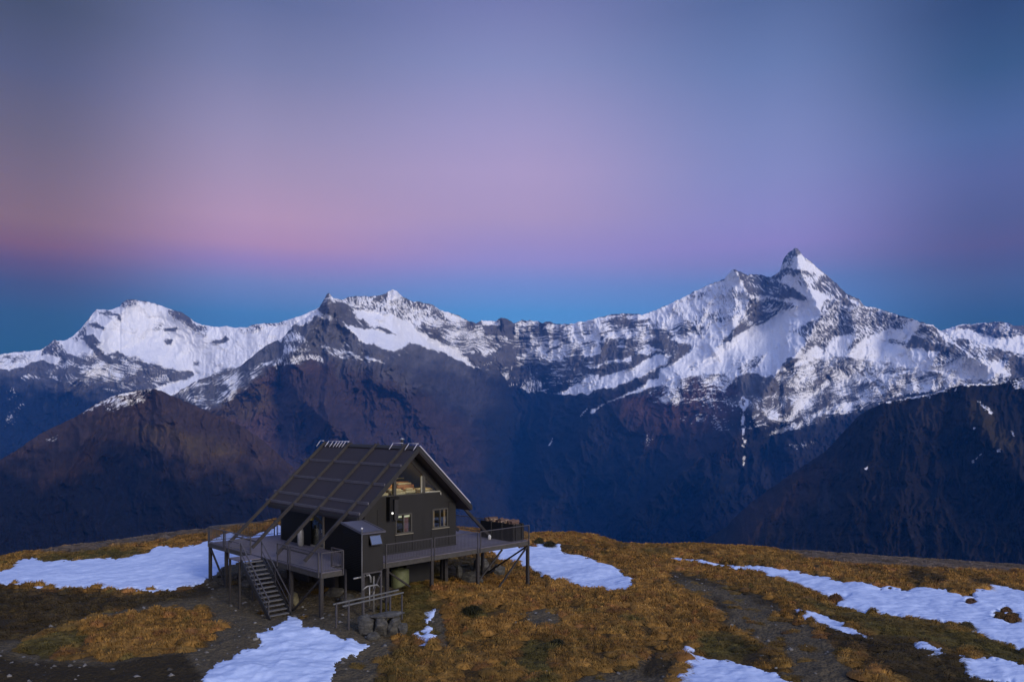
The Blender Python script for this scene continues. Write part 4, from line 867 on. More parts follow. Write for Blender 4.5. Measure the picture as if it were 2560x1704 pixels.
M = {
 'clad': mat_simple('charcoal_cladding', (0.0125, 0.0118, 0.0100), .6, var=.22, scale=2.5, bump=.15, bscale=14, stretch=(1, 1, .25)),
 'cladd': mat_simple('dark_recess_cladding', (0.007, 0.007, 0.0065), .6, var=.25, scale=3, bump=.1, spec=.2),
 'trim': mat_simple('charcoal_trim', (0.024, 0.0235, 0.0225), .5, var=.2, scale=4),
 'beam': mat_simple('weathered_steel_beam', (0.026, 0.024, 0.024), .5, var=.3, scale=3, bump=.1),
 'purl': mat_simple('purlin_steel', (0.10, 0.095, 0.105), .45, var=.2, scale=4),
 'deck': mat_simple('weathered_deck_boards', (0.125, 0.113, 0.13), .75, var=.3, scale=5, bump=.3, bscale=30, stretch=(.3, 3, 1)),
 'fascia': mat_simple('deck_fascia', (0.050, 0.047, 0.041), .7, var=.3, scale=5),
 'post': mat_simple('post_timber', (0.028, 0.025, 0.023), .7, var=.35, scale=6, bump=.2, stretch=(1, 1, .2)),
 'rail': mat_simple('painted_rail_steel', (0.06, 0.057, 0.06), .45, var=.2, scale=8),
 'rackr': mat_simple('grey_rack_rail', (0.11, 0.115, 0.115), .5, var=.2, scale=8),
 'galv': mat_simple('galvanised_steel', (0.32, 0.33, 0.35), .4, .6, var=.25, scale=12),
 'pale': mat_simple('frosted_flashing', (0.50, 0.50, 0.56), .4, .1, var=.12, scale=12),
 'tread': mat_simple('stair_tread_timber', (0.10, 0.10, 0.10), .7, var=.3, scale=6, bump=.2),
 'frame': mat_simple('window_frame_bronze', (0.055, 0.052, 0.042), .5, var=.15, scale=8),
 'framep': mat_simple('pale_timber_jamb', (0.20, 0.18, 0.13), .6, var=.15, scale=8),
 'int': mat_simple('plywood_lining', (0.20, 0.17, 0.065), .7, var=.25, scale=3, stretch=(1, 1, .3)),
 'int2': mat_simple('dark_pine_lining', (0.085, 0.072, 0.024), .7, var=.3, scale=3, stretch=(1, 1, .3)),
 'floor': mat_simple('interior_floor', (0.16, 0.11, 0.06), .5, var=.25, scale=4),
 'blind': mat_simple('cream_blind', (0.85, 0.85, 0.66), .8, var=.06),
 'curtp': mat_simple('mauve_curtain', (0.33, 0.18, 0.19), .9, var=.2, scale=6, stretch=(6, 1, .3)),
 'curtc': mat_simple('cream_curtain', (0.70, 0.55, 0.34), .9, var=.15, scale=6, stretch=(6, 1, .3)),
 'orange': mat_simple('orange_blanket', (0.46, 0.20, 0.06), .9, var=.25, scale=5),
 'linen': mat_simple('tan_linen', (0.46, 0.38, 0.24), .9, var=.12, scale=6),
 'white': mat_simple('white_enamel', (0.62, 0.62, 0.58), .4, var=.12, scale=8),
 'gas': mat_simple('gas_cylinder_paint', (0.30, 0.30, 0.28), .4, .2, var=.2, scale=6),
 'tank': mat_simple('green_tank', (0.11, 0.125, 0.055), .6, var=.25, scale=4),
 'log': mat_simple('split_firewood', (0.30, 0.20, 0.12), .85, var=.5, scale=9, bump=.4),
 'bark': mat_simple('firewood_bark', (0.10, 0.06, 0.045), .9, var=.4, scale=9, bump=.4),
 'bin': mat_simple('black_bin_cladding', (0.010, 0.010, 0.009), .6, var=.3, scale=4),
 'pipe': mat_simple('grey_drain_pipe', (0.085, 0.085, 0.08), .45, var=.2, scale=10),
 'lagg': mat_simple('silver_pipe_lagging', (0.24, 0.24, 0.225), .45, .3, var=.2, scale=10),
 'ystone': mat_simple('lichened_yellow_stone', (0.15, 0.135, 0.075), .9, var=.5, scale=5, bump=.5),
 'pebble': mat_simple('pale_quartz_stone', (0.19, 0.185, 0.165), .85, var=.3, scale=10, bump=.4, bscale=20),
}
def mat_rock():
    m, nt, b = new_mat('schist_boulder'); L = nt.links.new
    t = nt.nodes.new('ShaderNodeTexCoord'); mp = nt.nodes.new('ShaderNodeMapping'); mp.inputs['Scale'].default_value = (1, 1, 3.0); mp.inputs['Rotation'].default_value = (.2, .15, 0)
    L(t.outputs['Object'], mp.inputs[0])
    n = nt.nodes.new('ShaderNodeTexNoise'); n.inputs['Scale'].default_value = 2.6; n.inputs['Detail'].default_value = 10; n.inputs['Roughness'].default_value = .7; L(mp.outputs[0], n.inputs['Vector'])
    cr = nt.nodes.new('ShaderNodeValToRGB'); e = cr.color_ramp.elements
    e[0].position = .32; e[0].color = (.014, .014, .012, 1); e[1].position = .60; e[1].color = (.085, .081, .066, 1); q = e.new(.74); q.color = (.20, .20, .17, 1)
    L(n.outputs[0], cr.inputs[0]); L(cr.outputs[0], b.inputs['Base Color']); b.inputs['Roughness'].default_value = .9
    bp = nt.nodes.new('ShaderNodeBump'); bp.inputs['Strength'].default_value = .7; bp.inputs['Distance'].default_value = .06; L(n.outputs[0], bp.inputs['Height']); L(bp.outputs[0], b.inputs['Normal'])
    return m
M['rock'] = mat_rock()
def mat_glass():
    m = bpy.data.materials.new('window_glass'); m.use_nodes = True; nt = m.node_tree; nt.nodes.clear(); L = nt.links.new
    tr = nt.nodes.new('ShaderNodeBsdfTransparent'); tr.inputs[0].default_value = (.92, .95, .92, 1); gs = nt.nodes.new('ShaderNodeBsdfGlossy'); gs.inputs['Roughness'].default_value = .02
    fr = nt.nodes.new('ShaderNodeFresnel'); fr.inputs[0].default_value = 1.5; mr = nt.nodes.new('ShaderNodeMath'); mr.operation = 'MULTIPLY'; mr.inputs[1].default_value = .55; L(fr.outputs[0], mr.inputs[0])
    mx = nt.nodes.new('ShaderNodeMixShader'); L(mr.outputs[0], mx.inputs[0]); L(tr.outputs[0], mx.inputs[1]); L(gs.outputs[0], mx.inputs[2])
    o = nt.nodes.new('ShaderNodeOutputMaterial'); L(mx.outputs[0], o.inputs[0]); return m
M['glass'] = mat_glass()
def mat_emit(name, col, s):
    m, nt, b = new_mat(name); b.inputs['Base Color'].default_value = (*col, 1); b.inputs['Emission Color'].default_value = (*col, 1); b.inputs['Emission Strength'].default_value = s; return m
M['lampw'] = mat_emit('lit_lamp_warm', (1.0, .55, .22), 2.4)
M['lampc'] = mat_emit('lit_lamp_white', (.9, .9, .8), 0.9)
M['inlamp'] = mat_emit('ceiling_lamp_glass', (1.0, .85, .5), 2.0)
M['sat'] = None

# roof geometry
RX, RZ = 7.0, 6.03; EX, EZ = 3.03, 2.42; SL = (RZ - EZ) / (RX - EX)
Y0, Y1 = 1.23, 11.65                                     # verge near, verge far
WX0, WX1, WY0, WY1 = 3.87, 10.42, 2.0, 11.4
TR = .24
def rz(x, off=0.0): return RZ - abs(x - RX) * SL + off
EXR = 2 * RX - EX
hut = thing('mountain_hut', 'dark gabled mountain hut with external roof beams standing on a raised deck', 'hut', (7.0, 6.5, 0))
# --- roof: two slabs butted at the ridge
b = MB()
b.prism([(EX, EZ), (RX, RZ), (RX, RZ - TR * 1.35), (EX, EZ - TR * 1.35)], 'y', Y0, Y1)
roof = b.build('roof', M['clad'], hut, 'left charcoal roof slope')
roof.data.materials[0] = mat_simple('charcoal_roof_sheet', (0.027, 0.0215, 0.0235), .55, var=.16, scale=2.0, bump=.12, bscale=5, stretch=(.2, 5, .2))
b = MB(); b.prism([(RX + .004, RZ), (EXR, EZ), (EXR, EZ - TR * 1.35), (RX + .004, RZ - TR * 1.35)], 'y', Y0, Y1)
roof2 = b.build('roof', roof.data.materials[0], hut, 'right charcoal roof slope')
# verge boards along the near gable
for sgn, rp in ((-1, roof), (1, roof2)):
    b = MB(); x1 = RX + sgn * (RX - EX + .06)
    b.prism([(RX + sgn * .003, RZ + .05), (x1, rz(x1, .05)), (x1, rz(x1, -.24)), (RX + sgn * .003, RZ - .24)], 'y', Y0 - .05, Y0 - .004)
    b.build('barge_board', M['trim'], rp)
# pale flashing on the right verge
b = MB(); b.bar((RX + .05, Y0 - .03, RZ + .075), (EXR - .1, Y0 - .03, rz(EXR - .1, .075)), .09, .05); b.build('verge_flashing', M['pale'], roof2)
# ridge cap + pale comb rails
b = MB(); b.prism([(RX - .22, RZ - .12), (RX, RZ + .06), (RX + .22, RZ - .12), (RX, RZ + .02)], 'y', Y0, Y1); b.build('ridge_cap', M['trim'], roof)
def comb(y0, y1, ticks):
    b = MB()
    b.tube([(RX, y0, RZ + .20), (RX, y1, RZ + .20)], .022, 6)
    for t in ticks: b.tube([(RX, t, RZ + .20), (RX - .30, t, rz(RX - .30) + .10)], .022, 6)
    return b.build('ridge_rail', M['pale'], hut, 'pale comb-shaped rail on the ridge')
comb(8.5, 11.0, (8.55, 8.9, 9.25, 9.6, 9.95, 10.4, 10.95)); comb(11.6, 12.1, (12.05,)); comb(2.75, 3.75, (3.7,)); comb(1.25, 2.2, (1.35, 2.15))
# external rafters: from the ridge over the eave down to the deck edge, both sides
FX = .42
for k, y in enumerate((2.42, 5.42, 8.42, 11.40)):
    for sgn in (-1, 1):
        x_f = RX + sgn * (RX - FX); off = .10
        zt = RZ + off
        b = MB(); xe = RX + sgn * ((RZ + off) / SL)
        b.bar((RX + sgn * .02, y, RZ + off), (RX + sgn * (RX - FX - .05), y, RZ + off - (RX - FX - .05) * SL + .02), .13, .17)
        b.build('rafter_beam', M['beam'], hut)
# purlins over the left and right slope
for fr in (.30, .58, .845, .985):
    for sgn in (-1, 1):
        x = RX + sgn * fr * (RX - EX); z = rz(x) + .11
        b = MB(); b.box(x - .04, x + .04, Y0 + .06, Y1 + .32, z - .12, z + .03); b.build('purlin', M['purl'], hut)
b = MB(); b.box(EX - .10, EX - .005, Y0 + .02, Y1, EZ - .20, EZ - .06); b.build('gutter', M['trim'], hut)
# --- gable wall facing the camera, built round its openings
SILL = 3.27
W1 = (5.95, 7.06, 1.10, 2.20); W2 = (8.60, 9.76, 1.18, 2.28)
T = .16
def wall_y(b, x0, x1, z0, z1, y=WY0): b.box(x0, x1, y, y + T, z0, z1)
b = MB()
wall_y(b, WX0, W1[0], -.3, SILL - .6); wall_y(b, W1[0], W1[1], -.3, W1[2]); wall_y(b, W1[0], W1[1], W1[3], SILL - .6)
wall_y(b, W1[1], W2[0], -.3, SILL - .6); wall_y(b, W2[0], W2[1], -.3, W2[2]); wall_y(b, W2[0], W2[1], W2[3], SILL - .6); wall_y(b, W2[1], WX1, -.3, SILL - .6)
GX0, GX1 = 4.75, 9.26
uz = lambda x: rz(x, -TR * 1.35 - .01)
gtop = lambda x: rz(x, -.86)
b.prism([(WX0, SILL - .6), (GX0, SILL - .6), (GX0, uz(GX0)), (WX0, uz(WX0))], 'y', WY0, WY0 + T)
b.box(GX0, GX1, WY0, WY0 + T, SILL - .6, SILL)
b.prism([(GX1, SILL - .6), (WX1, SILL - .6), (WX1, uz(WX1)), (GX1, uz(GX1))], 'y', WY0, WY0 + T)
b.prism([(GX0, max(SILL, gtop(GX0))), (RX, gtop(RX)), (RX, uz(RX)), (GX0, uz(GX0))], 'y', WY0, WY0 + T)
b.prism([(RX, gtop(RX)), (GX1, gtop(GX1)), (GX1, uz(GX1)), (RX, uz(RX))], 'y', WY0, WY0 + T)
gw = b.build('wall', M['clad'], hut, 'charcoal gable wall with two small windows and glazed peak')
b = MB()
for x in (4.7, 5.93, 7.12, 8.50, 9.85):
    b = MB(); b.box(x - .012, x + .012, WY0 - .014, WY0 - .001, -.02, 1.0 if 5.9 < x < 9.8 else 2.6); b.build('panel_joint', M['cladd'], gw)
b = MB(); b.box(WX0 - .02, WX1 + .02, WY0 - .03, WY0 - .001, -.02, .06); b.build('base_flashing', M['trim'], gw)
# side and back walls
DY0, DY1 = 6.2, 7.75
b = MB()
zt = uz(WX0)
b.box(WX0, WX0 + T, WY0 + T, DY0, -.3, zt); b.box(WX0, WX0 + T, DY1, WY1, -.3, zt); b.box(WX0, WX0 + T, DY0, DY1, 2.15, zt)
b.build('wall', M['cladd'], hut, 'dark side wall under the eave, with the glazed door')  # near-black copy of the cladding holds the shade under the eave
b = MB(); b.box(WX1 - T, WX1, WY0 + T, WY1, -.3, uz(WX1)); b.build('wall', M['clad'], hut)
b = MB(); b.prism([(WX0, -.3), (WX1, -.3), (WX1, uz(WX1)), (RX, uz(RX)), (WX0, uz(WX0))], 'y', WY1, WY1 + T); b.build('wall', M['clad'], hut)
# glazed door with pale jambs
b = MB(); b.box(WX0 - .05, WX0 + .10, DY0 - .01, DY0 + .13, .02, 2.15); b.box(WX0 - .05, WX0 + .10, DY0 + .13, DY1, .0, .10); b.box(WX0 - .05, WX0 + .10, DY0 + .13, DY1 - .13, 2.07, 2.149)
door = b.build('door', M['framep'], hut, 'glazed door with pale frame in the dark side wall')
b = MB(); b.box(WX0 - .05, WX0 + .10, DY1 - .13, DY1 - .005, 1.55, 2.148); b.build('jamb', mat_simple('yellow_lit_jamb', (.62, .47, .08), .6), door)  # warm light on this jamb is put into its yellow colour
b = MB(); b.box(WX0 + .02, WX0 + .03, DY0 + .13, DY1 - .13, .10, 2.07); b.build('pane', M['glass'], door)
b = MB(); b.box(WX0 - .10, WX0 - .051, DY0 + .16, DY0 + .20, .95, 1.15); b.build('handle', M['galv'], door)
# --- lower windows
def window(x0, x1, z0, z1, label):
    b = MB(); w = .055
    y0, y1 = WY0 - .035, WY0 + .07
    b.box(x0 - .03, x0 + w, y0, y1, z0, z1); b.box(x1 - w, x1 + .03, y0, y1, z0, z1); b.box(x0 + w, x1 - w, y0, y1, z1 - w, z1 + .03); b.box(x0 + w, x1 - w, y0, y1, z0 - .02, z0 + w)
    xm = (x0 + x1) / 2; b.box(xm - .035, xm + .035, y0 + .01, y1, z0 + w, z1 - w)
    fr = b.build('window', M['frame'], hut, label)
    b = MB(); b.box(x0 + w, xm - .035, WY0 + .02, WY0 + .026, z0 + w, z1 - w); b.box(xm + .035, x1 - w, WY0 + .02, WY0 + .026, z0 + w, z1 - w); b.build('pane', M['glass'], fr)
    b = MB(); b.box(x0 - .08, x1 + .08, WY0 - .10, WY0 - .036, z0 - .07, z0 - .022); b.build('sill', M['framep'], fr)
    return fr
w1 = window(*W1, 'left lower gable window with cream blinds and mauve curtain')
w2 = window(*W2, 'right lower gable window with cream curtains')
def cloth(x0, x1, y, z0, z1, amp=.02, n=24):
    b = MB(); pts = []
    for i in range(n + 1):
        x = x0 + (x1 - x0) * i / n; yy = y + amp * math.sin(i * 1.7)
        pts.append((b.bm.verts.new((x, yy, z0)), b.bm.verts.new((x, yy, z1))))
    for (a, c), (d, e) in zip(pts, pts[1:]): b.bm.faces.new((a, d, e, c))
    bmesh.ops.solidify(b.bm, geom=b.bm.faces[:], thickness=.008)
    return b
b = MB(); b.box(6.02, 6.44, WY0 + .10, WY0 + .12, 1.99, 2.14); b.box(6.56, 7.0, WY0 + .10, WY0 + .12, 1.99, 2.14); b.build('blind', M['blind'], w1)
cloth(6.56, 6.96, WY0 + .16, 1.12, 1.98).build('curtain', M['curtp'], w1)
cloth(8.68, 8.86, WY0 + .14, 1.2, 2.26).build('curtain', M['curtc'], w2); cloth(9.56, 9.70, WY0 + .14, 1.2, 2.26).build('curtain', M['curtc'], w2)
# --- glazed peak
b = MB(); y0, y1 = WY0 - .02, WY0 + .10
b.box(GX0, GX1, y0, y1, SILL, SILL + .05)
m1, m2 = 5.86, 7.93
g2 = lambda x: gtop(x) - .004
for x0, x1 in ((m1 - .09, m1 + .09), (m2 - .09, m2 + .09)):
    b.prism([(x0, SILL + .05), (x1, SILL + .05), (x1, g2(x1)), (x0, g2(x0))], 'y', y0 - .05, y1)
pk = b.build('window', M['frame'], hut, 'big glazed gable peak in three panes')
b = MB(); b.prism([(GX1 - .07, SILL + .05), (GX1 - .005, SILL + .05), (GX1 - .005, g2(GX1) - .01), (GX1 - .07, g2(GX1 - .07) - .01)], 'y', y0, y1)
b.box(m2 + .10, GX1 - .075, y0 + .005, y1, SILL + .051, SILL + .10); b.prism([(m2 - .15, SILL + .06), (m2 - .092, SILL + .06), (m2 - .092, g2(m2) - .02), (m2 - .15, g2(m2) - .02)], 'y', y0 + .01, y1)
b.build('frame', mat_simple('pale_sash', (.34, .34, .28), .5), pk)
b = MB(); yg = WY0 + .04
b.prism([(GX0 + .02, SILL + .05), (m1 - .09, SILL + .05), (m1 - .09, g2(m1 - .09)), (GX0 + .02, max(SILL + .06, g2(GX0 + .02)))], 'y', yg, yg + .006)
b.prism([(m1 + .09, SILL + .05), (m2 - .16, SILL + .05), (m2 - .16, g2(m2 - .16)), (RX, g2(RX)), (m1 + .09, g2(m1 + .09))], 'y', yg, yg + .006)
b.prism([(m2 + .09, SILL + .105), (GX1 - .08, SILL + .105), (GX1 - .08, g2(GX1 - .08)), (m2 + .09, g2(m2 + .09))], 'y', yg, yg + .006)
b.build('pane', M['glass'], pk)
# --- inside: linings, loft, partition
b = MB(); ix0, ix1, iy0, iy1 = WX0 + T + .01, WX1 - T - .01, WY0 + T + .01, WY1 - .01
b.box(ix0, ix1, iy0, iy1, -.10, .005)
b.build('floor', M['floor'], hut)
b = MB(); b.box(ix0, ix1, iy0 + .0, 7.0, 2.92, 3.02); b.build('loft_floor', M['floor'], hut)
b = MB(); b.box(ix0, ix1, 4.6, 4.66, .01, 2.90); b.box(7.72, 7.78, iy0, 4.59, .01, 2.90)
b.prism([(4.6, 3.03), (9.4, 3.03), (9.4, rz(9.4, -.7)), (RX, rz(RX, -.7)), (4.6, rz(4.6, -.7))], 'y', 7.1, 7.16)
b.build('partition', M['int2'], hut)
b = MB()
for sgn in (-1, 1):
    b.prism([(RX + sgn * .01, rz(RX, -.42)), (RX + sgn * 3.1, rz(RX + 3.1, -.42)), (RX + sgn * 3.1, rz(RX + 3.1, -.46)), (RX + sgn * .01, rz(RX, -.46))], 'y', WY0 + T + .02, 7.0)
b.build('ceiling', M['int2'], hut)
b = MB(); b.bar((5.95, 4.7, 4.50), (8.05, 4.7, 4.50), .05, .12)
for x in [6.02 + .28 * i for i in range(8)]: b.bar((x, 4.7, 4.062), (x, 4.7, 4.438), .07, .03)
b.bar((5.5, 4.7, 4.02), (8.5, 4.7, 4.02), .05, .08)
b.build('loft_balustrade', mat_simple('balustrade_pine', (.30, .27, .13), .6, var=.2), hut)
# beds in the loft: things of their own
def bed(x0, x1, y0, y1, top, label, colr, fold=True):
    t = thing('bed', label, 'bed', ((x0 + x1) / 2, (y0 + y1) / 2, 3.02))
    b = MB(); b.box(x0, x1, y0, y1, 3.022, top - .16); b.build('base', colr if top > 3.6 else M['int2'], t)
    b = MB(); b.box(x0, x1, y0, y1, top - .159, top); b.build('mattress', colr if top > 3.6 else M['linen'], t, bevel=.03)
    b = MB(); b.box(x0 + .05, x1 - .05, y0 + (y1 - y0) * .35, y1 - .05, top + .002, top + .16); b.build('blanket', colr, t, bevel=.06)
    b = MB(); b.box(x0 + .12, x1 - .12, y0 + .06, y0 + .40, top + .002, top + .12); b.build('pillow', M['linen'], t, bevel=.05)
rust = mat_simple('rust_blanket', (.34, .15, .07), .9, var=.2)
bed(4.75, 5.75, 2.40, 3.25, 3.42, 'bed with pale linen behind the left pane of the glazed peak', M['linen'])
bed(5.95, 6.95, 2.40, 3.25, 3.42, 'low bed with tan cover along the sill of the middle pane of the glazed peak', M['linen'])
bed(7.05, 7.80, 2.55, 3.25, 3.46, 'low bed with rust cover right of the tan one in the lit loft', rust)
bed(7.98, 9.15, 2.40, 3.25, 3.36, 'bed with tan sheet behind the right pane of the glazed peak', M['linen'])
bed(5.72, 6.92, 3.32, 4.4, 3.80, 'raised bed with bright orange blanket in the middle of the lit loft', M['orange'])
bed(7.02, 8.25, 3.32, 4.4, 3.72, 'raised bed with rust-brown blanket right of the bright orange one in the lit loft', rust)
# lamps that light the rooms
def lamp(name, label, p, r, mat, watts, col, rad=.12):
    t = thing(name, label, 'lamp', p)
    b = MB(); x, y, z = p; b.lathe(x, y, [(.02, z + r), (r * .8, z + r * .5), (r, z), (r * .7, z - r * .6), (.02, z - r * .8)], 14); b.build('glass_shade', mat, t)
    b = MB(); b.lathe(x, y, [(r * .5, z + r + .002), (r * .5, z + r + .03), (.012, z + r + .032), (.012, z + r + .05)], 12); b.build('rose', M['galv'], t)
    if watts:
        l = bpy.data.lights.new('bulb', 'POINT'); l.energy = watts; l.color = col; l.shadow_soft_size = rad
        o = bpy.data.objects.new('bulb', l); COL.objects.link(o); o.parent = t; o.location = (0, 0, -r - .1)
    return t
lamp('ceiling_lamp', 'round lamp under the loft ceiling behind the glazed peak', (7.0, 2.55, 5.42), .08, M['inlamp'], 34, (1.0, .72, .36))
lamp('ceiling_lamp', 'round lamp low under the sloping ceiling behind the right pane of the glazed peak', (8.5, 2.55, 4.10), .06, M['inlamp'], 6, (1.0, .72, .36))
lamp('ceiling_lamp', 'round lamp in the ground-floor room behind the left lower window', (6.2, 3.6, 2.72), .10, M['inlamp'], 22, (1.0, .85, .62))
lamp('ceiling_lamp', 'round lamp in the ground-floor room behind the right lower window', (9.1, 3.6, 2.72), .10, M['inlamp'], 20, (1.0, .78, .52))
lamp('porch_lamp', 'small warm porch lamp glowing under the left eave', (3.42, 4.4, 2.30), .07, M['lampw'], 3, (1.0, .6, .3), .05)
# flue box and wall lamp on the gable wall
b = MB(); b.box(5.30, 5.52, WY0 - .34, WY0 - .003, 1.95, 3.12); b.box(5.30, 5.95, WY0 - .36, WY0 - .003, 3.121, 3.26); wf = b.build('flue_box', M['cladd'], hut)
b = MB(); b.box(5.66, 5.92, WY0 - .30, WY0 - .003, 1.95, 3.12); b.build('duct', M['trim'], wf, 'grey upright duct')
t = thing('wall_lamp', 'small round white lamp on the gable wall beside the grey duct', 'lamp', (5.44, WY0 - .36, 2.36))
b = MB(); b.lathe(5.44, WY0 - .40, [(.02, 2.42), (.05, 2.40), (.065, 2.36), (.05, 2.32), (.02, 2.30)], 12); b.build('globe', M['lampc'], t)
b = MB(); b.box(5.42, 5.46, WY0 - .40, WY0 - .345, 2.43, 2.46); b.build('bracket', M['trim'], t)
# flue pipe behind the ridge
b = MB(); b.lathe(8.3, 4.6, [(.09, rz(8.3) - .1), (.09, 6.35)], 14); fl = b.build('flue', M['trim'], hut)
b = MB(); b.lathe(8.3, 4.6, [(.06, 6.351), (.15, 6.40), (.15, 6.44), (.02, 6.50)], 14); b.build('cowl', M['galv'], fl)
# subfloor and piles
b = MB(); b.box(WX0 + .05, WX1 - .05, WY0 + .05, WY1, -.62, -.301)
b.build('subfloor', M['bin'], hut)
for x in (4.2, 7.1, 10.0):
    for y in (2.5, 5.5, 8.5, 11.2):
        b = MB(); b.box(x - .12, x + .12, y - .12, y + .12, gl(x, y) - .15, -.621); b.build('pile', M['post'], hut)

b = MB(); gmin = min(gl(x, y) for x in (4, 7, 10.3) for y in (2, 6, 11)) - .3  # added near-black panels stand in for the deep shade under the hut
b.box(4.45, 9.3, WY0 + .9, WY0 + .96, gmin, -.622); b.build('shade_panel', M['bin'], hut)
b = MB(); b.box(4.40, 4.449, WY0 + .9, 11.0, gmin, -.622); b.build('shade_panel', M['bin'], hut)
# ------------------------------------------------------------------ deck
SX, TY = 14.8, 13.4
deck = thing('deck', 'raised timber deck with steel railings wrapping round the hut', 'deck', (7, 6, 0))
b = MB()
bw = .14
def boards(x0, x1, y0, y1):
    """boards run along the gable wall; small gaps between them"""
    n = max(1, round((y1 - y0) / bw)); w = (y1 - y0) / n
    for i in range(n): b.box(x0, x1, y0 + i * w + .004, y0 + (i + 1) * w - .004, -.045, random.uniform(-.003, .002))
boards(.03, 1.27, .03, WY0 - .4); boards(.03, WX0 - .03, WY0 - .4, TY - .03); boards(3.75, SX - .03, .03, WY0 - .05); boards(WX1 + .03, SX - .03, WY0 - .05, TY - .03); boards(WX0 - .03, WX1 + .03, WY1 + T + .02, TY - .03)
boards(1.27, 3.75, 1.25, 1.6)
b.build('decking', M['deck'], deck)
b = MB()
for (a, c) in (((0, 0), (1.3, 0)), ((3.7, 0), (SX, 0)), ((SX, 0), (SX, TY)), ((SX, TY), (0, TY)), ((0, TY), (0, 0)), ((1.3, 0), (1.3, 1.2))):
    b.bar((a[0], a[1], -.16), (c[0], c[1], -.16), .05, .24)
b.build('fascia', M['fascia'], deck)
b = MB()
for y in (1.2, 3.6, 6.0, 8.4, 10.8, 13.0): b.bar((.1, y, -.18), (WX0 + .1, y, -.18), .09, .20); b.bar((WX1 - .1, y, -.18), (SX - .1, y, -.18), .09, .20)
for x in (4.6, 6, 8, 10, 12, 14): b.bar((x, .1, -.18), (x, WY0 + .3, -.18), .07, .18)
b.build('joists', M['post'], deck)
posts = [(.08, .08), (.08, 3.1), (.08, 7.4), (.08, 11.0), (.08, TY - .08), (4.0, .08), (7.02, .08), (10.48, .08), (SX - .08, .08), (SX - .08, 4.3), (SX - .08, 8.6), (SX - .08, TY - .08), (11.2, 4.3), (4.4, TY - .08), (10, TY - .08)]
for x, y in posts:
    b = MB(); b.box(x - .085, x + .085, y - .085, y + .085, gl(x, y) - .2, -.045 - .02); b.build('post', M['post'], deck)
for (a, c) in (((SX - .08, .10, -.35), (SX - .08, 4.2, None)), ((SX - .10, .08, -.35), (SX - 2.6, .09, None)), ((.08, TY - .15, -.35), (.08, 11.1, None)), ((10.5, .2, -2.1), (12.6, .2, -.35)), ((.1, .1, -.3), (.1, 2.9, None)), ((4.0, .3, -.4), (5.9, .6, -1.65))):
    c = (c[0], c[1], gl(c[0], c[1]) + .15) if c[2] is None else c
    b = MB(); b.bar(a, c, .09, .09); b.build('brace', M['post'], deck)
HR = .98
def railing(p, q, gap=.105):
    """one welded panel between two end posts"""
    p, q = Vector((*p, 0)), Vector((*q, 0)); d = (q - p); n = max(2, round(d.length / gap)); Z = Vector((0, 0, 1))
    b = MB(); b.bar(p + Z * HR, q + Z * HR, .045, .045); b.bar(p + Z * .10, q + Z * .10, .035, .035)
    for i in range(1, n): c = p + d * i / n; b.bar(c + Z * .117, c + Z * (HR - .022), .012, .012)
    pan = b.build('railing_panel', M['rail'], deck)
    for c in (p, q):
        b = MB(); c2 = c + d.normalized() * (.04 if c is p else -.04) * 0
        b.bar(c2 + Z * -.24, c2 + Z * (HR + .02), .055, .055); b.build('railing_post', M['rail'], pan)
e = -.055
for p, q in [((.02, e), (1.25, e)), ((3.85, e), (6.92, e)), ((7.12, e), (10.38, e)), ((10.58, e), (SX - .1, e)),
             ((e, .1), (e, 3.0)), ((e, 3.2), (e, 4.35)), ((e, 7.5), (e, 10.9)), ((e, 11.1), (e, TY - .1)),
             ((.1, TY - e), (4.4, TY - e)), ((4.6, TY - e), (9.6, TY - e)), ((9.8, TY - e), (SX - .1, TY - e)),
             ((SX - e, 3.6), (SX - e, 7.4)), ((SX - e, 7.6), (SX - e, TY - .2)), ((1.28, .1), (1.28, 1.1))]:
    railing(p, q)
# low ties between the beam feet
for ya, yb in ((2.42, 5.42), (8.42, 11.40)):
    b = MB(); b.bar((FX + .35, ya + .1, .52), (FX + .35, yb - .1, .52), .07, .07); b.build('tie_rail', M['beam'], deck)

# ------------------------------------------------------------------ stairs up to the left edge
sx0, sx1 = -1.32, -.14
yt, yb = 6.0, 2.82; zb = gl(-.75, 2.7) + .03
st = thing('staircase', 'steep open-tread staircase climbing from the bare ground to the deck', 'staircase', (-.75, 2.9, zb))
n = 13
for x in (sx0, sx1):
    b = MB(); b.bar((x, yt, -.02), (x, yb - .15, zb - .05), .06, .26, up=(0, 0, 1)); b.build('stringer', M['trim'], st)
for i in range(n):
    f = (i + .5) / n; y = yt + (yb - yt) * f; z = -.02 + (zb + .02) * f
    b = MB(); b.box(sx0 + .035, sx1 - .035, y - .14, y + .12, z - .02, z + .025); b.build('tread', M['tread'], st)
for x in (sx0, sx1):
    b = MB(); b.bar((x, yt + .05, .95), (x, yb - .05, zb + .95), .05, .05)
    b.bar((x, yt + .05, .47), (x, yb - .05, zb + .47), .035, .035)
    b.build('handrail', M['rail'], st)
    for f in (0, .5, 1):
        y = yt + (yb - yt) * f; z = -.02 + (zb + .02) * f
        b = MB(); b.bar((x, y, z), (x, y, z + .97), .05, .05); b.build('baluster_post', M['rail'], st)
b = MB(); b.box(-1.40, -.09, yt + .03, yt + 1.4, -.06, -.005); ld = b.build('landing', M['deck'], st)
for x, y in ((-1.34, yt + 1.3), (-1.34, yt + .1)):
    b = MB(); b.box(x - .05, x + .05, y - .05, y + .05, gl(x, y) - .1, -.061); b.build('post', M['post'], st)
b = MB(); b.bar((-1.38, yt + .1, .95), (-1.38, yt + 1.35, .95), .045, .045); b.bar((-1.38, yt + 1.35, .95), (-.12, yt + 1.35, .95), .045, .045); b.bar((-1.38, yt + 1.35, -.05), (-1.38, yt + 1.35, .95), .05, .05)
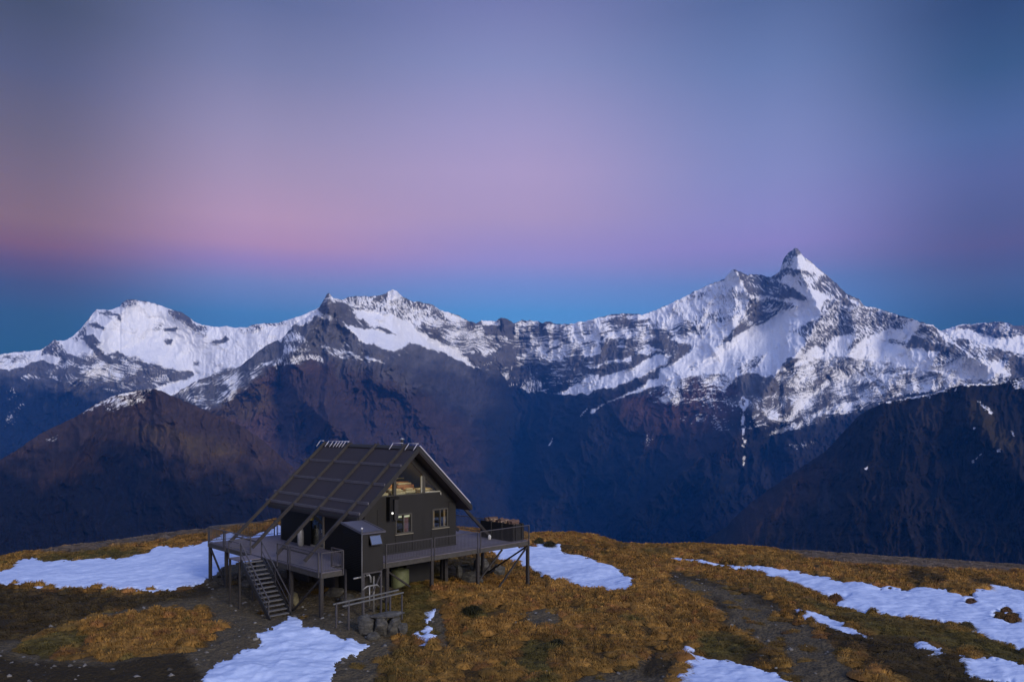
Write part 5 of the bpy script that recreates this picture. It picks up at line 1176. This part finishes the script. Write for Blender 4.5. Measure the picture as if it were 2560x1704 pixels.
b.bar((-1.38, yt + .1, .5), (-1.38, yt + 1.35, .5), .03, .03); b.bar((-1.38, yt + 1.35, .5), (-.12, yt + 1.35, .5), .03, .03); b.build('landing_rail', M['rail'], st)

# ------------------------------------------------------------------ toilet cubicle on stilts in front of the deck
ox0, ox1, oy0, oy1 = 1.94, 3.16, -.78, 1.05
oz0 = -.16
oh = thing('outhouse', 'tall narrow charcoal outhouse on metal stilts with a tilted window and sloping roof', 'outhouse', (2.55, .1, gl(2.5, 0)))
zl, zh = 1.80, 2.14
b = MB(); wz0, wz1, wxa, wxb = 1.20, 1.72, 2.28, 2.98
b.prism([(oy0 + .06, oz0), (oy1, oz0), (oy1, zh), (oy0 + .06, zl)], 'x', ox0, ox0 + .05)
b.prism([(oy0 + .06, oz0), (oy1, oz0), (oy1, zh), (oy0 + .06, zl)], 'x', ox1 - .05, ox1)
b.box(ox0 + .05, ox1 - .05, oy1 - .05, oy1, oz0, zh); b.box(ox0 + .05, ox1 - .05, oy0 + .06, oy1 - .05, oz0, oz0 + .08)
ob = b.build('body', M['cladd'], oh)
b = MB()
for i in range(22): b.bar((ox0 - .012, oy0 + .10, oz0 + .05 + i * .088), (ox0 - .012, oy1 - .03, oz0 + .05 + i * .088), .022, .03)
b.build('corrugation', M['cladd'], ob)
b = MB(); b.box(ox0, wxa, oy0, oy0 + .055, oz0, zl - .01); b.box(wxb, ox1, oy0, oy0 + .055, oz0, zl - .01); b.box(wxa, wxb, oy0, oy0 + .055, oz0, wz0); b.box(wxa, wxb, oy0, oy0 + .055, wz1, zl - .01)
b.build('front_panel', M['clad'], oh)
b = MB(); tilt = .22
for (x0, x1, f0, f1) in ((wxa, wxa + .04, 0, 1), (wxb - .04, wxb, 0, 1), (wxa + .04, wxb - .04, 0, .09), (wxa + .04, wxb - .04, .91, 1)):
    pz = lambda f: wz0 + .01 + (wz1 - wz0 - .02) * f; py = lambda f: oy0 - .02 - tilt * (1 - f)
    b.prism([(py(f0), pz(f0)), (py(f0) - .03, pz(f0)), (py(f1) - .03, pz(f1)), (py(f1), pz(f1))], 'x', x0, x1)
ow = b.build('window', M['trim'], oh, 'awning window propped open, mirroring the sky')
b = MB(); b.prism([(py(.09) - .012, pz(.09)), (py(.09) - .018, pz(.09)), (py(.91) - .018, pz(.91)), (py(.91) - .012, pz(.91))], 'x', wxa + .04, wxb - .04)
mm_ = new_mat('mirror_glass')[0]; _b = mm_.node_tree.nodes['Principled BSDF']; _b.inputs['Base Color'].default_value = (.55, .6, .68, 1); _b.inputs['Metallic'].default_value = .9; _b.inputs['Roughness'].default_value = .06
b.build('pane', mm_, ow)
b = MB(); o_ = .10
b.prism([(oy0 - o_, zl - .02), (oy1 + o_, zh + .02), (oy1 + o_, zh + .09), (oy0 - o_, zl + .05)], 'x', ox0 - o_, ox1 + o_)
orf = b.build('roof', mat_simple('blue_grey_roof_sheet', (.10, .10, .125), .35, .2, var=.15, scale=5), oh)
b = MB()
sl_ = (zh - zl + .04) / (oy1 - oy0 + .2)
zr_ = lambda y: zl + .05 + (y - oy0 + o_) * sl_
for x in (ox0 - o_ + .05, ox1 + o_ - .05): b.bar((x, oy0 - o_, zr_(oy0 - o_) + .015), (x, oy1 + o_, zr_(oy1 + o_) + .015), .10, .03)
b.bar((ox0 - .05, oy0 - o_ + .05, zr_(oy0 - o_ + .05) + .017), (ox1 + .05, oy0 - o_ + .05, zr_(oy0 - o_ + .05) + .017), .10, .03)
b.build('flashing', M['rail'], orf)
vx, vy = ox0 - .10, oy0 + .02
b = MB(); b.tube([(vx, vy - .09, gl(vx, vy) - .1), (vx, vy - .09, 2.06)], .032, 12); vp = b.build('vent_pipe', M['pipe'], oh)
b = MB(); b.lathe(vx, vy - .09, [(.035, 2.061), (.055, 2.09), (.055, 2.12), (.02, 2.15)], 12); b.build('cowl', M['white'], vp)
for x, y in ((ox0 + .08, oy0 + .08), (ox1 - .08, oy0 + .08), (ox0 + .08, oy1 - .1), (ox1 - .08, oy1 - .1)):
    b = MB(); b.box(x - .045, x + .045, y - .045, y + .045, gl(x, y) - .15, oz0 - .003); b.build('leg', M['rail'], oh)
b = MB(); b.bar((ox1 - .1, oy0 + .03, -.3), (ox0 + .45, oy0 + .03, -1.55), .07, .05); b.bar((ox0 + .12, oy0 + .07, -.22), (ox1 - .1, oy0 + .07, -.22), .06, .08); b.build('brace', M['rail'], oh)
b = MB(); b.tube([(1.55, oy0 + .25, -.42), (2.25, oy0 + .25, -.40)], .045); b.tube([(2.25, oy0 + .18, -.20), (2.27, oy0 + .1, -.36), (2.34, oy0 + .05, -.30), (2.40, oy0 + .02, -.42), (2.42, oy0 + .02, -.70)], .05)
b.tube([(1.9, oy0 - .02, -1.0), (2.15, oy0 - .04, -.86), (2.75, oy0 - .04, -.86), (2.9, oy0 - .02, -1.0)], .04); b.tube([(2.30, oy0 - .05, -.88), (2.30, oy0 - .05, -1.9)], .035); b.tube([(2.86, oy0 + .4, -.5), (2.86, oy0 + .4, gl(2.86, oy0 + .4))], .045)
b.build('waste_pipe', M['lagg'], oh)

# ------------------------------------------------------------------ pipe rack in front of the outhouse
pr_ = thing('pipe_rack', 'low frame of two long rails on thin posts in front of the outhouse', 'rack', (1.2, -2.4, gl(1.2, -2.4)))
for y, dz in ((-2.2, .06), (-2.62, 0)):
    b = MB(); b.bar((-.62 + (.25 if dz == 0 else 0), y, -1.12 + dz), (3.1, y, -1.02 + dz), .06, .06); b.build('rail', M['rackr'], pr_)
for x, y in ((-.45, -2.2), (-.05, -2.62), (.22, -2.2), (.75, -2.62), (2.3, -2.62), (2.36, -2.2), (3.0, -2.62)):
    b = MB(); b.box(x - .035, x + .035, y - .035, y + .035, gl(x, y) - .1, -1.09 + (.06 if y > -2.4 else 0)); b.build('post', M['rail'], pr_)

# ------------------------------------------------------------------ things on and under the deck
gb = thing('gas_bottle', 'tall pale gas bottle standing on the deck by the dark side wall', 'gas bottle', (3.4, 8.16, 0))
b = MB(); b.lathe(3.4, 8.16, [(.14, .002), (.15, .05), (.185, .08), (.185, .92), (.15, 1.0), (.09, 1.05), (.05, 1.06)]); b.build('cylinder', M['gas'], gb)
b = MB(); b.lathe(3.4, 8.16, [(.10, 1.03), (.105, 1.17), (.085, 1.171), (.08, 1.062)], 14); b.build('collar', M['gas'], gb)
b = MB(); b.lathe(3.4, 8.16, [(.03, 1.062), (.03, 1.10), (.05, 1.11), (.05, 1.14), (.01, 1.15)], 10); b.build('valve', M['galv'], gb)
ls = thing('log_store', 'black open-topped firewood bunker on the far right of the deck', 'log store', (14.1, 1.8, 0))
lx0, lx1, ly0, ly1, lz = 13.65, 14.6, .30, 3.35, 1.08
for (a, c, d, f_) in ((lx0, lx0 + .05, ly0, ly1), (lx1 - .05, lx1, ly0, ly1)):
    b = MB(); b.box(a, c, d, f_, .005, lz); b.build('side_panel', M['bin'], ls)
for y in (ly0 + .02, ly0 + 1.02, ly0 + 2.0, ly1 - .07):
    b = MB(); b.box(lx0 + .051, lx1 - .051, y, y + .05, .006, lz - .02); b.build('end_panel', M['bin'], ls)
b = MB(); b.box(lx0 + .06, lx1 - .06, ly0 + .08, ly1 - .08, .006, .06); b.build('floor', M['bin'], ls)
for x, y in ((lx0 - .03, ly0 + 1.0), (lx0 - .03, ly0 + 2.0), (lx0 + .22, ly0 - .03), (lx0 + .75, ly0 - .03)):
    b = MB(); b.box(x - .025, x + .025, y - .045, y + .045, .006, lz + .03); b.build('batten', M['trim'], ls)
r_ = random.Random(5)
def log_mesh(r, ln):
    bm = bmesh.new(); n = 9; rings = []
    for k in range(4):
        rr = r * r_.uniform(.9, 1.05); rings.append([bm.verts.new((ln * (k / 3 - .5), rr * math.cos(2 * math.pi * i / n) * (1 if i < 6 else .55), rr * math.sin(2 * math.pi * i / n) * r_.uniform(.9, 1.1))) for i in range(n)])
    for A, B in zip(rings, rings[1:]):
        for i in range(n): bm.faces.new((A[i], A[(i + 1) % n], B[(i + 1) % n], B[i]))
    bm.faces.new(rings[0][::-1]); bm.faces.new(rings[-1])
    bmesh.ops.recalc_face_normals(bm, faces=bm.faces)
    me = bpy.data.meshes.new('firewood_log'); bm.to_mesh(me); bm.free(); return me
lmesh = [log_mesh(r_.uniform(.08, .13), r_.uniform(.6, .85)) for _ in range(6)]
k = 0
for lay in range(3):
    for j in range(17 - lay):
        me = lmesh[k % 6]; k += 1
        if lay == 2 and j % 3 == 1: continue
        o = bpy.data.objects.new('firewood_log', me.copy() if k <= 0 else me); COL.objects.link(o)
        if not me.materials: me.materials.append(M['log'] if k % 2 else M['bark'])
        y = ly0 + .18 + j * (ly1 - ly0 - .3) / 16 + lay * .08
        o.location = wl_(14.12 + r_.uniform(-.04, .04), y, .86 + lay * .15 + .06 * math.sin(j * 1.1)); o.rotation_euler = (r_.uniform(-3, 3), r_.uniform(-.15, .15), TH + r_.uniform(-.25, .25))
        tag(o, 'split firewood log heaped in the black bunker on the deck', 'log', 'firewood logs in the bunker')
# bearers under the heap so that the logs rest on something
b = MB(); b.box(lx0 + .07, lx1 - .07, ly0 + .09, ly1 - .09, .061, .76); b.build('stacked_wood', M['bark'], ls)
cn = thing('jug', 'small white jug standing on the deck in front of the firewood bunker', 'jug', (13.3, 2.1, 0))
b = MB(); b.lathe(13.3, 2.1, [(.09, .003), (.10, .03), (.10, .20), (.06, .26), (.05, .30)], 14); b.build('body', M['white'], cn)
b = MB(); b.tube([(13.40, 2.1, .22), (13.47, 2.1, .2), (13.47, 2.1, .1), (13.40, 2.1, .08)], .012, 6); b.build('handle', M['white'], cn)
wt = thing('water_tank', 'olive-green round water tank hidden under the deck', 'tank', (6.4, 2.2, gl(6.4, 2.2)))
zt0 = gl(6.4, 2.2)
b = MB(); b.lathe(6.4, 2.2, [(.50, zt0 - .05), (.52, zt0 + .05), (.52, zt0 + .9), (.50, zt0 + 1.0), (.2, zt0 + 1.06)], 22); b.build('body', M['tank'], wt)
b = MB(); b.lathe(6.4, 2.2, [(.18, zt0 + 1.061), (.18, zt0 + 1.10), (.02, zt0 + 1.11)], 14); b.build('lid', M['tank'], wt)
# --- boulders
def boulder(name, px, py, sx_, sy_, sz_, seed, label, mat='rock', cat='boulder', sub=4, rot=0, flat=0, sink=.25, wxy=None, group=None, rough=.28, chop=.66, zoff=0):
    bm = bmesh.new(); bmesh.ops.create_icosphere(bm, subdivisions=sub, radius=1)
    co = np.array([v.co for v in bm.verts])
    rr = np.random.default_rng(seed)
    # planes chop the ball into a faceted block
    for _ in range(14):
        nrm = rr.normal(size=3); nrm /= np.linalg.norm(nrm); dd = rr.uniform(chop - .04, chop + .20)
        t = co @ nrm - dd; co = co - np.where(t > 0, t, 0)[:, None] * nrm
    if flat: co[:, 2] = np.minimum(co[:, 2], flat)
    nz = fbm(co[:, 0] * 1.7 + seed, co[:, 1] * 1.7 + co[:, 2] * 1.3, 4, seed)
    co = co * (1 + rough * .35 * nz)[:, None]
    co = co / np.abs(co).max(0) * np.array([sx_, sy_, sz_])
    for v, c in zip(bm.verts, co): v.co = c
    me = bpy.data.meshes.new(name); bm.to_mesh(me); bm.free(); me.materials.append(M[mat])
    o = bpy.data.objects.new(name, me); COL.objects.link(o)
    x, y = wxy if wxy else on_ground(px, py)
    o.location = (x, y, zoff + gz(x, y) + sz_ * (1 - sink * 2)); o.rotation_euler = (0, 0, rot)
    return tag(o, label, cat, group)
_ox, _oy = on_ground(955, 1591)
boulder('boulder', 0, 0, .54, .60, .62, 3, 'rounded dark left end of the schist outcrop at the foot of the outhouse stilts', rot=.5, chop=.60, wxy=(_ox - .66, _oy + .1))
boulder('boulder', 0, 0, .48, .65, .72, 31, 'upright cracked block in the middle of the schist outcrop', flat=.60, rot=.2, chop=.55, wxy=(_ox - .08, _oy))
boulder('boulder', 0, 0, .50, .60, .66, 32, 'square block at the right of the schist outcrop', flat=.62, rot=-.3, chop=.55, wxy=(_ox + .50, _oy + .1))
boulder('boulder', 0, 0, .28, .34, .46, 8, 'small pale slab leaning on the right end of the schist outcrop', rot=.6, chop=.55, wxy=(_ox + .92, _oy + .0))
boulder('boulder', 0, 0, .90, .50, .11, 33, 'flat grey slab capping the schist outcrop', rot=.25, chop=.7, zoff=.93, wxy=(_ox + .2, _oy + .25))
boulder('boulder', 0, 0, .40, .30, .22, 34, 'low broken stone at the front foot of the schist outcrop', rot=.9, chop=.6, wxy=(_ox - .25, _oy - .6))
boulder('boulder', 1176, 1462, .80, .6, .62, 4, 'grey boulder behind the third front post of the deck')
boulder('boulder', 1148, 1450, .22, .3, .62, 12, 'upright pale slab left of the grey boulder under the deck')
boulder('boulder', 1245, 1440, .55, .5, .58, 6, 'dark lichened boulder under the right end of the deck')
boulder('boulder', 1205, 1425, .7, .5, .7, 16, 'dark boulder in the shade between the two right boulders under the deck')
boulder('boulder', 732, 1512, .30, .26, .46, 9, 'yellowish upright stone just right of the stair foot', 'ystone', chop=.52)
boulder('boulder', 560, 1440, .45, .4, .50, 21, 'mossy stone under the left deck edge by the tall corner post')
boulder('boulder', 618, 1470, .40, .3, .36, 22, 'grey stone behind the foot of the landing post')
boulder('boulder', 590, 1450, .30, .25, .28, 23, 'stone in the rubble left of the stairs')
boulder('boulder', 835, 1490, .55, .45, .35, 24, 'grey stone in the shade under the deck behind the pipe rack')
boulder('boulder', 870, 1505, .45, .35, .35, 25, 'stone right behind the left end of the pipe rack')
boulder('boulder', 1020, 1440, .5, .4, .4, 26, 'dark stone in the shade right of the green tank')
peb = [(523, 1468), (531, 1476), (519, 1463), (756, 1516), (763, 1524), (806, 1548), (570, 1445), (580, 1442), (612, 1440), (602, 1445), (915, 1592), (922, 1588), (656, 1536), (565, 1560), (590, 1556), (640, 1600), (600, 1595), (1366, 1680), (480, 1590), (300, 1650), (60, 1640), (30, 1655), (1830, 1560), (1870, 1600), (1815, 1545), (1905, 1640), (1850, 1580), (1940, 1668), (1340, 1535), (1322, 1550), (1385, 1540), (1655, 1650), (1290, 1560)]
for i, (px_, py_) in enumerate(peb):
    s = r_.uniform(.05, .115)
    boulder('stone', px_, py_, s * 1.3, s, s * .6, 100 + i, 'small pale stone lying loose on the bare ground', 'pebble', 'stone', 2, r_.uniform(0, 3), group='small pale stones on the hilltop')
# rubble too small to count on the trodden ground
def rubble():
    n = 9000; r = np.random.default_rng(77)
    d = np.sqrt(26.0 ** 2 + r.uniform(0, 1, n) * (58.0 ** 2 - 26.0 ** 2)); x = (r.uniform(0, 2, n) - 1) * .78 * d
    px_, py_ = to_px(x, d, smooth_h(x, d)); z = zone_fields(px_, py_)
    sn = np.full(n, -99.0)
    for key in SNOW: sn = np.maximum(sn, snow_field(px_, py_, key))
    k = (r.uniform(0, 1, n) < z['dirt'] * .75 + z['grey'] * .2 + .02) & (sn < -1)
    x, d = x[k], d[k]; n = len(x); h = ground_h(x, d)
    s = .03 + .10 * r.uniform(0, 1, n) ** 4
    base = np.array([(1, 0, 0), (-1, 0, 0), (0, 1, 0), (0, -1, 0), (0, 0, 1), (0, 0, -1)], float)
    V = base[None] * s[:, None, None] * r.uniform(.6, 1.4, (n, 6, 1)) * np.array([1.2, 1.2, .7]) + np.stack([x, d, h + s * .2], 1)[:, None]
    T = np.array([(0, 2, 4), (2, 1, 4), (1, 3, 4), (3, 0, 4), (2, 0, 5), (1, 2, 5), (3, 1, 5), (0, 3, 5)])
    T = (np.arange(n)[:, None, None] * 6 + T[None]).reshape(-1, 3)
    o = raw_mesh('gravel', V.reshape(-1, 3), T, {'soil': np.repeat(np.array([[.13, .125, .115]]) * r.uniform(.4, 1.6, (n, 1)), 6, 0)}, MG)
    tag(o, 'loose grey gravel scattered over the bare ground', 'gravel', kind='stuff')
rubble()
# ------------------------------------------------------------------ the air between here and the range
def haze_box():
    me = bpy.data.meshes.new('haze'); bm = bmesh.new()
    bmesh.ops.create_cube(bm, size=1.0); bm.to_mesh(me); bm.free()
    o = bpy.data.objects.new('haze', me); COL.objects.link(o)
    z0, z1 = VALLEY_Z - 8, 2700.0
    o.scale = (24000, 24000, z1 - z0); o.location = (0, 0, (z0 + z1) / 2)
    m = bpy.data.materials.new('thin_blue_air'); m.use_nodes = True; nt = m.node_tree; nt.nodes.clear()
    v = nt.nodes.new('ShaderNodeVolumePrincipled'); out = nt.nodes.new('ShaderNodeOutputMaterial')
    v.inputs['Color'].default_value = (0.045, 0.29, 1.0, 1); v.inputs['Density'].default_value = HAZE_DENSITY
    v.inputs['Anisotropy'].default_value = 0.0
    nt.links.new(v.outputs[0], out.inputs['Volume'])
    me.materials.append(m)
    return tag(o, 'thin blue evening air filling the valleys', 'haze', kind='stuff')
HAZE_DENSITY = 3.4e-5
haze_box()
